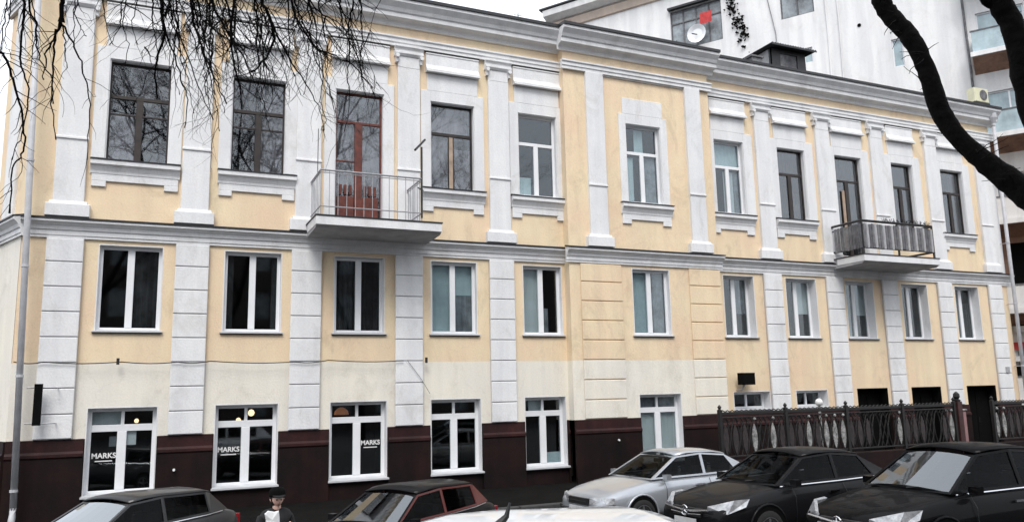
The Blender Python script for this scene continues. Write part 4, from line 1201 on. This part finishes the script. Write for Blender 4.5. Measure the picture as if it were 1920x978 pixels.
        part(MB().tube([(2.285, -0.3, 0.60), (2.285, 0.3, 0.60)], 0.008, 4), 'grille_bar', M['plastic'], parent=gl_)
    if plate:
        part(MB().box(2.30, 2.315, -0.26, 0.26, 0.395, 0.505), 'number_plate', M['plate'])
    # wheels
    for wx in (1.36, -1.36):
        for s in (-1, 1):
            part(MB().lathe([(0.0, 0.845 * s), (0.37, 0.845 * s), (0.37, 0.882 * s), (0.0, 0.884 * s)], (wx, 0, 0.33), 'y', 20), 'wheel_arch', M['black'])
            part(MB().tube([(wx + 0.385 * math.cos(t * math.pi / 12), 0.872 * s, 0.33 + 0.385 * math.sin(t * math.pi / 12)) for t in range(-1, 14)], 0.024, 5), 'arch_lip', M[pm], True)
            wh = part(MB().lathe([(0.20, 0.70 * s), (0.30, 0.70 * s), (0.315, 0.73 * s), (0.315, 0.87 * s), (0.30, 0.895 * s), (0.21, 0.90 * s)], (wx, 0, 0.315), 'y', 24), 'wheel', M['tyre'], True)
            rmb = MB().lathe([(0.0, 0.875 * s), (0.2, 0.875 * s), (0.215, 0.905 * s), (0.20, 0.905 * s), (0.195, 0.88 * s), (0.0, 0.88 * s)], (wx, 0, 0.315), 'y', 20)
            for k in range(5):
                th = 2 * math.pi * k / 5 + 0.3
                rmb.tube([(wx, 0.895 * s, 0.315), (wx + 0.19 * math.cos(th), 0.898 * s, 0.315 + 0.19 * math.sin(th))], [0.035, 0.022], 4)
            part(rmb, 'rim', M['rim'], parent=wh)
    return c

D = math.radians
car('silver_saloon', 9.62, 13.95, D(185.5), 0.95, 'p_silver', 'silver-grey older saloon parked left of the dark cars, bonnet pointing left', door='plastic', lens='square')
car('graphite_saloon', 10.5, 11.5, D(183.7), 1.02, 'p_graphite', 'dark graphite saloon with a round chrome emblem, between the silver car and the black car', emblem=True)
car('black_saloon', 11.55, 9.0, D(180.5), 1.08, 'p_black', 'glossy black car at the far right with sky reflected in its windscreen', emblem=True, wsg='halfglass', wag=0.06)
car('grey_hatchback', -0.33, 13.5, D(222), 0.845, 'p_grey', 'dark grey hatchback at the bottom left corner below the leftmost shop window', hatch=True, wsg='skyglass')
car('dark_red_car', 3.50, 12.05, D(217), 0.855, 'p_graphite', 'dark car with a red roof edge and pillar, parked behind the white car', hatch=True, pillar='p_red', wsg='halfglass')
car('white_wagon', 2.42, 6.35, D(179), 1.085, 'p_white', 'white car nearest the camera, only its roof in the picture', hatch=True)
ant = MB().tube([(2.55, 6.0, 1.58), (2.62, 6.0, 1.64), (2.65, 6.0, 1.74)], [0.04, 0.025, 0.008], 6)
an = link('roof_antenna', ant.mesh('roof_antenna', M['plastic']), [o for o in bpy.data.objects if o.name == 'white_wagon'][0], (0, 0, 0), 0)

# ------------------------------------------------------------------ trees
def limb(mb, pts, rads, n=7, jit=0.0):
    # smooth through points
    P_ = [Vector(p) for p in pts]; out = []; rr = []
    for i in range(len(P_) - 1):
        p0 = P_[max(i - 1, 0)]; p1 = P_[i]; p2 = P_[i + 1]; p3 = P_[min(i + 2, len(P_) - 1)]
        for k in range(5):
            t = k / 5
            q = 0.5 * ((2 * p1) + (p2 - p0) * t + (2 * p0 - 5 * p1 + 4 * p2 - p3) * t * t + (3 * p1 - p0 - 3 * p2 + p3) * t ** 3)
            q += Vector((random.uniform(-1, 1), random.uniform(-1, 1), random.uniform(-1, 1))) * jit
            out.append(q); rr.append((rads[i] * (1 - t) + rads[i + 1] * t) * (1 + random.uniform(-0.06, 0.06)))
    out.append(P_[-1]); rr.append(rads[-1])
    mb.tube(out, rr, n)
    return out, rr

random.seed(11)
rt = empty('leaning_tree', (5.6, 2.95, 0), 0, 'bare dark tree whose thick crooked boughs cross the right edge of the picture', 'tree')
tm = MB()
base = Vector((5.9, 3.0, 0)); fork = Vector((5.55, 3.05, 3.3))
limb(tm, [base, base + Vector((-0.08, 0, 1.2)), fork], [0.24, 0.19, 0.17], 12, 0.008)
tm.build('trunk', M['bark'], rt, smooth=True)
tm = MB()
b1 = [(1995, 415), (1930, 366), (1882, 330), (1832, 290), (1786, 246), (1760, 200), (1744, 150), (1724, 100), (1700, 62), (1668, 28), (1652, 0), (1640, -60), (1600, -180), (1540, -330)]
r1 = [0.105, 0.090, 0.078, 0.064, 0.060, 0.060, 0.058, 0.056, 0.058, 0.060, 0.060, 0.060, 0.05, 0.03]
limb(tm, [fork] + [at(px, py, 6.0 + 0.02 * i) for i, (px, py) in enumerate(b1)], [0.16] + r1, 12, 0.003)
tm.build('bough', M['bark'], rt, smooth=True)
tm = MB()
b2 = [(1995, 330), (1950, 240), (1922, 150), (1912, 90), (1895, 40), (1872, -5), (1850, -120), (1900, -300)]
limb(tm, [fork] + [at(px, py, 5.8) for px, py in b2], [0.14, 0.085, 0.078, 0.072, 0.068, 0.066, 0.066, 0.06, 0.04], 12, 0.003)
limb(tm, [at(1878, 5, 5.8), at(1858, 8, 5.78), at(1845, 2, 5.75), at(1835, -20, 5.7)], [0.04, 0.03, 0.02, 0.012], 6, 0.004)
tm.build('bough', M['bark'], rt, smooth=True)

lt = empty('weeping_tree', (-2.6, 3.6, 0), 0, 'bare birch-like tree whose thin drooping twigs hang over the upper left of the facade', 'tree')
tm = MB()
tb0 = Vector((-2.6, 3.6, 0))
limb(tm, [tb0, tb0 + Vector((0.1, 0.1, 2.5)), tb0 + Vector((0.3, 0.3, 5.2)), tb0 + Vector((0.5, 0.6, 7.4))], [0.22, 0.18, 0.13, 0.06], 10, 0.01)
tm.build('trunk', M['bark'], lt, smooth=True)
tw_ = MB()
heads = []
# boughs arching over the top of the frame
limb(tw_, [tb0 + Vector((0.2, 0.2, 4.3)), at(-60, -160, 5.0), at(110, -190, 5.0), at(250, -150, 5.05)], [0.10, 0.07, 0.05, 0.03], 7, 0.01)
limb(tw_, [tb0 + Vector((0.3, 0.3, 5.2)), at(0, -330, 5.2), at(260, -330, 5.2), at(450, -220, 5.2), at(620, -170, 5.3), at(720, -90, 5.3)], [0.11, 0.09, 0.075, 0.06, 0.04, 0.02], 7, 0.01)
tw_.build('bough', M['bark'], lt, smooth=True)
twm = MB()
cnt = [0]
def twig(p, d, L, r, lev):
    n = max(3, int(L / 0.035))
    pts = [p.copy()]; dd = d.normalized()
    for i in range(n):
        dd = (dd + Vector((random.gauss(0, 0.17), random.gauss(0, 0.17), random.gauss(0, 0.17) - 0.04))).normalized()
        pts.append(pts[-1] + dd * L / n)
    twm.tube(pts, [r * (1 - 0.65 * i / n) for i in range(n + 1)], 4 if lev < 2 else 3, False)
    cnt[0] += 1
    if lev <= 0: return
    m_ = int(L / (0.075 if lev > 1 else 0.09)) 
    for k in range(m_):
        i = random.randint(1, n)
        ax = Vector((random.gauss(0, 1), random.gauss(0, 0.6), random.gauss(0, 0.35))).normalized()
        nd = (pts[i] - pts[i - 1]).normalized() * 0.9 + ax * 0.75
        twig(pts[i], nd, L * random.uniform(0.22, 0.5), r * 0.55, lev - 1)
def stem(pxs, dist, r0, r1_, lev=1, dens=1.0):
    pts = [at(x, y, dist) for x, y in pxs]
    n = len(pts)
    out, rr = [], []
    for i in range(n - 1):
        for k in range(4):
            t = k / 4
            q = pts[i].lerp(pts[i + 1], t) + Vector((random.gauss(0, 0.0035), random.gauss(0, 0.006), random.gauss(0, 0.0035)))
            out.append(q); rr.append(0.58 * (r0 + (r1_ - r0) * ((i + t) / (n - 1))))
    out.append(pts[-1]); rr.append(r1_)
    twm.tube(out, rr, 5)
    tot = sum((a - b).length for a, b in zip(out, out[1:]))
    for k in range(int(tot / 0.062 * dens)):
        i = random.randint(2, len(out) - 1)
        s_ = random.choice((-1, 1))
        dd = (out[i] - out[i - 1]).normalized()
        sidev = _r2 * s_ * random.uniform(0.3, 1.0) + _d * random.gauss(0, 0.4)
        twig(out[i], dd * 0.8 + sidev * 0.8, random.uniform(0.08, 0.30), min(0.003, max(0.0016, rr[i] * 0.5)), lev)
stems = [
 ([(48, -160), (45, 0), (44, 25), (40, 60), (38, 110), (40, 130), (55, 165), (50, 215), (38, 262), (22, 300)], 5.0, 0.014, 0.004, 0, 0.7),
 ([(48, -100), (56, 20), (70, 45), (68, 80), (75, 112), (98, 150), (100, 195)], 5.02, 0.010, 0.004, 0, 0.7),
 ([(20, -120), (20, 0), (18, 40), (8, 60), (12, 90), (22, 110)], 5.1, 0.006, 0.003, 0, 0.6),
 ([(-60, 40), (-10, 90), (8, 104), (20, 130), (30, 170), (42, 215), (48, 260), (40, 290), (22, 315), (18, 400)], 4.9, 0.014, 0.006, 0, 0.8),
 ([(110, -190), (116, -60), (115, 0), (115, 42)], 5.0, 0.024, 0.019, 0, 0.2),
 ([(115, 42), (104, 68), (90, 95), (84, 125), (82, 150)], 5.0, 0.012, 0.004, 0, 0.6),
 ([(115, 42), (104, 62), (100, 110), (98, 160), (96, 205), (105, 262)], 5.0, 0.012, 0.004, 0, 0.7),
 ([(117, 44), (122, 70), (122, 100), (126, 128)], 5.0, 0.008, 0.003, 0, 0.4),
 ([(117, 44), (136, 80), (152, 118), (162, 155), (170, 195), (166, 240), (163, 300)], 5.0, 0.010, 0.003, 0, 0.45),
 ([(180, -150), (150, -10), (140, 25), (152, 55), (162, 68)], 5.1, 0.008, 0.003, 0, 0.5),
 ([(290, -250), (300, -60), (302, 0), (304, 30), (310, 58), (300, 95), (290, 130), (295, 185)], 5.1, 0.026, 0.007, 1, 0.8),
 ([(308, 58), (280, 58), (245, 52), (215, 45)], 5.1, 0.007, 0.003, 0, 0.6),
 ([(310, 60), (322, 90), (340, 150), (352, 185), (346, 240)], 5.1, 0.010, 0.004, 0, 0.8),
 ([(360, -120), (310, 30), (322, 10), (345, 85), (372, 160), (400, 225)], 5.15, 0.012, 0.004, 1, 0.8),
 ([(340, -260), (358, -60), (358, 0), (362, 40), (380, 90), (400, 145), (425, 195)], 5.1, 0.020, 0.005, 1, 1.0),
 ([(420, -260), (400, -60), (395, 0), (420, 50), (455, 105), (470, 140)], 5.2, 0.018, 0.006, 1, 1.0),
 ([(470, -240), (448, -40), (440, 0), (432, 60), (436, 110), (450, 160)], 5.15, 0.022, 0.006, 1, 1.1),
 ([(480, -240), (480, -40), (492, 0), (505, 30), (515, 75), (498, 110), (470, 135)], 5.15, 0.026, 0.008, 1, 1.1),
 ([(505, 35), (530, 85), (548, 120), (580, 170), (600, 205), (608, 245)], 5.2, 0.012, 0.003, 1, 0.8),
 ([(520, -220), (535, -40), (545, 0), (558, 40), (592, 92), (620, 100), (660, 120), (700, 165)], 5.25, 0.018, 0.003, 1, 0.9),
 ([(600, -170), (570, -20), (590, 15), (625, 40), (650, 70), (650, 110)], 5.3, 0.012, 0.003, 1, 0.9),
 ([(560, -150), (545, 0), (560, 50), (600, 100), (605, 140), (600, 190), (612, 225), (602, 245)], 5.2, 0.009, 0.003, 0, 0.8),
 ([(640, -140), (650, -20), (630, 10), (672, 55), (690, 110), (715, 168)], 5.3, 0.008, 0.002, 0, 0.7),
 ([(250, -200), (240, -20), (228, 15), (225, 50), (205, 85)], 5.1, 0.007, 0.003, 0, 0.7),
]
for k in range(22):
    x = 285 + k * 18 + random.uniform(-10, 10); y = -60.0
    pl = [(x - 20, -160), (x, y)]
    dx = random.uniform(-3, 14)
    while y < random.uniform(110, 250) and len(pl) < 11:
        y += 34; x += dx + random.uniform(-9, 9); pl.append((x, y))
    stems.append((pl, random.uniform(4.9, 5.4), 0.012, 0.003, 1 if k % 2 else 0, 0.8))
for x0_, e_ in ((-20, 260), (8, 200), (64, 160), (140, 90), (200, 120), (236, 150), (262, 90)):
    y = -60.0; x = x0_; pl = [(x, -150)]
    while y < e_:
        pl.append((x, y)); y += 36; x += random.uniform(-9, 12)
    stems.append((pl, random.uniform(4.9, 5.2), 0.008, 0.003, 1, 0.55))
for st_ in stems: stem(*st_)
# dense knot of twigs in the upper middle of the crown
for k in range(100):
    x = random.gauss(470, 105); y = random.uniform(-60, 90)
    p = at(x, y, random.uniform(4.9, 5.4))
    dd = Vector((random.gauss(0.4, 0.75), random.gauss(0, 0.3), -1.0))
    twig(p, dd, random.uniform(0.15, 0.36), random.uniform(0.002, 0.005), 1)
for k in range(36):
    x = random.uniform(300, 680); y = random.uniform(-50, 40)
    p = at(x, y, random.uniform(4.9, 5.4))
    twig(p, Vector((random.gauss(0.45, 0.5), random.gauss(0, 0.3), -1.0)), random.uniform(0.3, 0.55), random.uniform(0.002, 0.004), 1)
tg_ = twm.build('twigs', M['bark'], lt)
rtm = twm = MB()
for k in range(26):
    px_, py_ = random.choice(((1700, 62), (1724, 100), (1744, 150), (1832, 290), (1882, 330), (1895, 40), (1668, 28), (1912, 90)))
    p = at(px_ + random.uniform(-12, 12), py_ + random.uniform(-12, 12), 5.9)
    twig(p, Vector((random.gauss(0, 1), random.gauss(0, 1), random.gauss(0.2, 0.6))), random.uniform(0.05, 0.2), 0.004, 0)
rtm.build('twigs', M['bark'], rt)['kind'] = 'stuff'
# bare street trees across the road, mirrored in the window glass
random.seed(5)
def bare_tree(h=25.0):
    mb = MB()
    def br(p, d, L, r, lev):
        n = 4; pts = [p]; dd = d.normalized()
        for i in range(n):
            dd = (dd + Vector((random.gauss(0, .16), random.gauss(0, .16), random.gauss(0.03, .12)))).normalized()
            pts.append(pts[-1] + dd * L / n)
        mb.tube(pts, [r * (1 - 0.5 * i / n) for i in range(n + 1)], 5 if lev > 2 else 3, False)
        if lev == 0: return
        for k in range(5 if lev > 1 else 4):
            i = random.randint(2, n)
            ax = Vector((random.gauss(0, 1), random.gauss(0, 1), random.gauss(0.2, 0.5))).normalized()
            br(pts[i], (pts[i] - pts[i - 1]).normalized() * 0.8 + ax * 0.8, L * random.uniform(0.45, 0.7), r * 0.5, lev - 1)
    br(Vector((0, 0, 3.2)), Vector((0, 0, 1)), h * 0.42, 0.2, 5)
    return mb.mesh('crown', M['bark'])
bcrown = bare_tree()
btrunk = MB().tube([(0, 0, 0), (0.05, 0, 1.6), (0, 0, 3.3)], [0.3, 0.24, 0.2], 9).mesh('trunk', M['bark'])
for i, (x, y) in enumerate([(-17, -5), (-10, -7.5), (-4.5, -4.5), (3.5, -7), (11, -5), (19, -7)]):
    r = empty('street_tree', (x, y, 0), i * 1.3, 'bare street tree across the road, mirrored in the window panes', 'tree', 'bare trees mirrored in the windows')
    link('trunk', btrunk, r, (x, y, 0), i * 1.3)
    link('crown', bcrown, r, (x, y, 0), i * 1.3)
tg_['kind'] = 'stuff'
print('twigs', cnt[0], len(twm.f))

# ------------------------------------------------------------------ person
def person():
    px0, py0 = 1.46, 10.2
    hd = R(-84)    # faces right and towards the camera
    r = empty('person', (px0, py0, 0), hd, 'person in a black coat and dark cap holding a white paper bag', 'person')
    # skeleton, local frame: x forward, y left
    J = [((0, 0, 0.92), 0.155), ((0.01, 0, 1.12), 0.15), ((0.02, 0, 1.30), 0.165), ((0.03, 0, 1.42), 0.11), ((0.05, 0, 1.50), 0.06),
         # left arm 5-8
         ((0.02, 0.17, 1.38), 0.075), ((0.03, 0.24, 1.14), 0.058), ((0.22, 0.17, 1.16), 0.045), ((0.31, 0.13, 1.28), 0.034),
         # right arm 9-12
         ((0.02, -0.17, 1.38), 0.075), ((0.02, -0.25, 1.13), 0.058), ((0.20, -0.20, 1.14), 0.045), ((0.31, -0.16, 1.26), 0.034),
         # legs 13-16, 17-20
         ((0.0, 0.10, 0.82), 0.115), ((0.10, 0.10, 0.48), 0.075), ((0.05, 0.10, 0.12), 0.052), ((0.17, 0.11, 0.045), 0.045),
         ((0.0, -0.10, 0.82), 0.115), ((-0.02, -0.10, 0.48), 0.075), ((-0.14, -0.10, 0.14), 0.052), ((-0.04, -0.11, 0.045), 0.045)]
    E_ = [(0, 1), (1, 2), (2, 3), (3, 4), (3, 5), (5, 6), (6, 7), (7, 8), (3, 9), (9, 10), (10, 11), (11, 12), (0, 13), (13, 14), (14, 15), (15, 16), (0, 17), (17, 18), (18, 19), (19, 20)]
    me = bpy.data.meshes.new('clothed_body')
    me.from_pydata([j[0] for j in J], E_, [])
    o = link('clothed_body', me, r, (px0, py0, 0), hd)
    sk = o.modifiers.new('skin', 'SKIN')
    for i, v in enumerate(me.skin_vertices[0].data):
        v.radius = (J[i][1], J[i][1] * (1.0 if i not in (1, 2) else 1.15)); v.use_root = (i == 0)
    o.modifiers.new('ss', 'SUBSURF').levels = 2
    sk.use_smooth_shade = True
    me.materials.append(M['coat'])
    # head
    hb = bmesh.new()
    bmesh.ops.create_uvsphere(hb, u_segments=24, v_segments=18, radius=1)
    for v in hb.verts:
        x, y, z = v.co
        wx, wy, wz = 0.095, 0.075, 0.118
        if z < 0: wy *= 1 - 0.28 * (-z) ** 1.5; wx *= 1 - 0.12 * (-z)
        X, Yy, Z = x * wx, y * wy, z * wz
        if x > 0.6:
            X += 0.026 * math.exp(-((y / 0.16) ** 2) - ((z + 0.12) / 0.20) ** 2)      # nose
            X -= 0.010 * math.exp(-(((abs(y) - 0.36) / 0.16) ** 2) - ((z - 0.10) / 0.12) ** 2)  # eye sockets
            X += 0.008 * math.exp(-((y / 0.3) ** 2) - ((z + 0.52) / 0.07) ** 2)        # lips
            X += 0.008 * math.exp(-((y / 0.3) ** 2) - ((z + 0.85) / 0.12) ** 2)        # chin
        v.co = (X, Yy, Z)
    hm = bpy.data.meshes.new('head'); hb.to_mesh(hm); hb.free(); hm.shade_smooth(); hm.materials.append(M['skin'])
    hm.transform(Matrix.Translation((0.075, 0, 1.61)) @ Matrix.Rotation(R(18), 4, 'Y'))
    ho = link('head', hm, r, (px0, py0, 0), hd)
    W_ = lambda mb, nm, m, p=ho, sm=True: link(nm, mb.mesh(nm, m, sm), p, (px0, py0, 0), hd)
    for s in (-1, 1):
        W_(MB().lathe([(0.001, 0.011), (0.009, 0.006), (0.011, 0), (0.009, -0.006), (0.001, -0.011)], (0.160, 0.028 * s, 1.600), 'z', 8), 'eye', M['black'])
        W_(MB().tube([(0.06, 0.075 * s, 1.63), (0.05, 0.085 * s, 1.60), (0.065, 0.076 * s, 1.57)], [0.010, 0.013, 0.008], 6), 'ear', M['skin'])
    W_(MB().tube([(0.142, -0.022, 1.532), (0.150, 0, 1.534), (0.142, 0.022, 1.532)], [0.003, 0.005, 0.003], 5), 'mouth', M['redwood'])
    W_(MB().tube([(0.03, 0, 1.42), (0.06, 0, 1.54)], [0.058, 0.055], 10), 'neck', M['skin'])
    # hair and cap
    W_(MB().lathe([(0.03, 1.50), (0.085, 1.53), (0.098, 1.62), (0.096, 1.66)], (0.030, 0, 0), 'z', 16), 'hair', M['hair'])
    W_(MB().lathe([(0.104, 1.63), (0.110, 1.66), (0.107, 1.71), (0.075, 1.75), (0.02, 1.762)], (0.06, 0, 0), 'z', 18), 'cap', M['black'])
    W_(MB().add([(0.15, -0.085, 1.645), (0.24, -0.04, 1.63), (0.24, 0.04, 1.63), (0.15, 0.085, 1.645), (0.15, -0.085, 1.660), (0.24, -0.04, 1.642), (0.24, 0.04, 1.642), (0.15, 0.085, 1.66)], [(0, 1, 2, 3), (4, 5, 6, 7), (0, 1, 5, 4), (1, 2, 6, 5), (2, 3, 7, 6)]), 'cap_peak', M['coat'])
    # hands with five fingers around the sheet edge
    for s, (hx, hy, hz) in ((1, (0.31, 0.13, 1.28)), (-1, (0.31, -0.16, 1.26))):
        pm_ = MB().tube([(hx - 0.01, hy, hz), (hx + 0.03, hy - 0.008 * s, hz + 0.004), (hx + 0.075, hy - 0.015 * s, hz + 0.008)], [0.024, 0.034, 0.032], 8)
        h_ = W_(pm_, 'hand', M['skin'], r)
        for k in range(4):
            oz = 0.030 - k * 0.019; ln = (0.07, 0.078, 0.073, 0.058)[k]
            b_ = Vector((hx + 0.075, hy - 0.012 * s, hz + 0.008 + oz))
            W_(MB().tube([b_, b_ + Vector((ln * 0.45, -0.004 * s, 0.002)), b_ + Vector((ln * 0.62, -0.030 * s, -0.004)), b_ + Vector((ln * 0.35, -0.050 * s, -0.008))], [0.0095, 0.009, 0.008, 0.007], 6), 'finger', M['skin'], h_)
        b_ = Vector((hx + 0.02, hy - 0.01 * s, hz + 0.03))
        W_(MB().tube([b_, b_ + Vector((0.03, -0.022 * s, 0.02)), b_ + Vector((0.055, -0.04 * s, 0.012))], [0.012, 0.011, 0.008], 6), 'thumb', M['skin'], h_)
    r.scale = (0.88, 0.88, 0.88)
    return r
person()
# sheet held in the hands: stays top level
sh = MB()
ol = [(-0.075, -0.085), (-0.02, -0.10), (0.05, -0.09), (0.085, -0.06), (0.08, 0.03), (0.07, 0.095), (0.02, 0.085), (-0.05, 0.10), (-0.085, 0.07), (-0.07, 0.0)]
vs = [(-0.012 - 0.01 * (i_ % 2), a, b) for i_, (a, b) in enumerate(ol)] + [(0.012 + 0.008 * (i_ % 3), a * 0.96, b * 0.97) for i_, (a, b) in enumerate(ol)] + [(-0.03, 0, 0), (0.03, 0, 0)]
kk = len(ol)
fs = [(i_, (i_ + 1) % kk, (i_ + 1) % kk + kk, i_ + kk) for i_ in range(kk)] + [(i_, (i_ + 1) % kk, 2 * kk) for i_ in range(kk)] + [(i_ + kk, (i_ + 1) % kk + kk, 2 * kk + 1) for i_ in range(kk)]
sh.add(vs, fs)
o = link('white_paper_bag', sh.mesh('white_paper_bag', M['paper']), None, (1.37, 10.2 - 0.37, 1.22), R(-98))
tag(o, 'small white paper bag held in front of the chest by the person in black', 'paper bag')
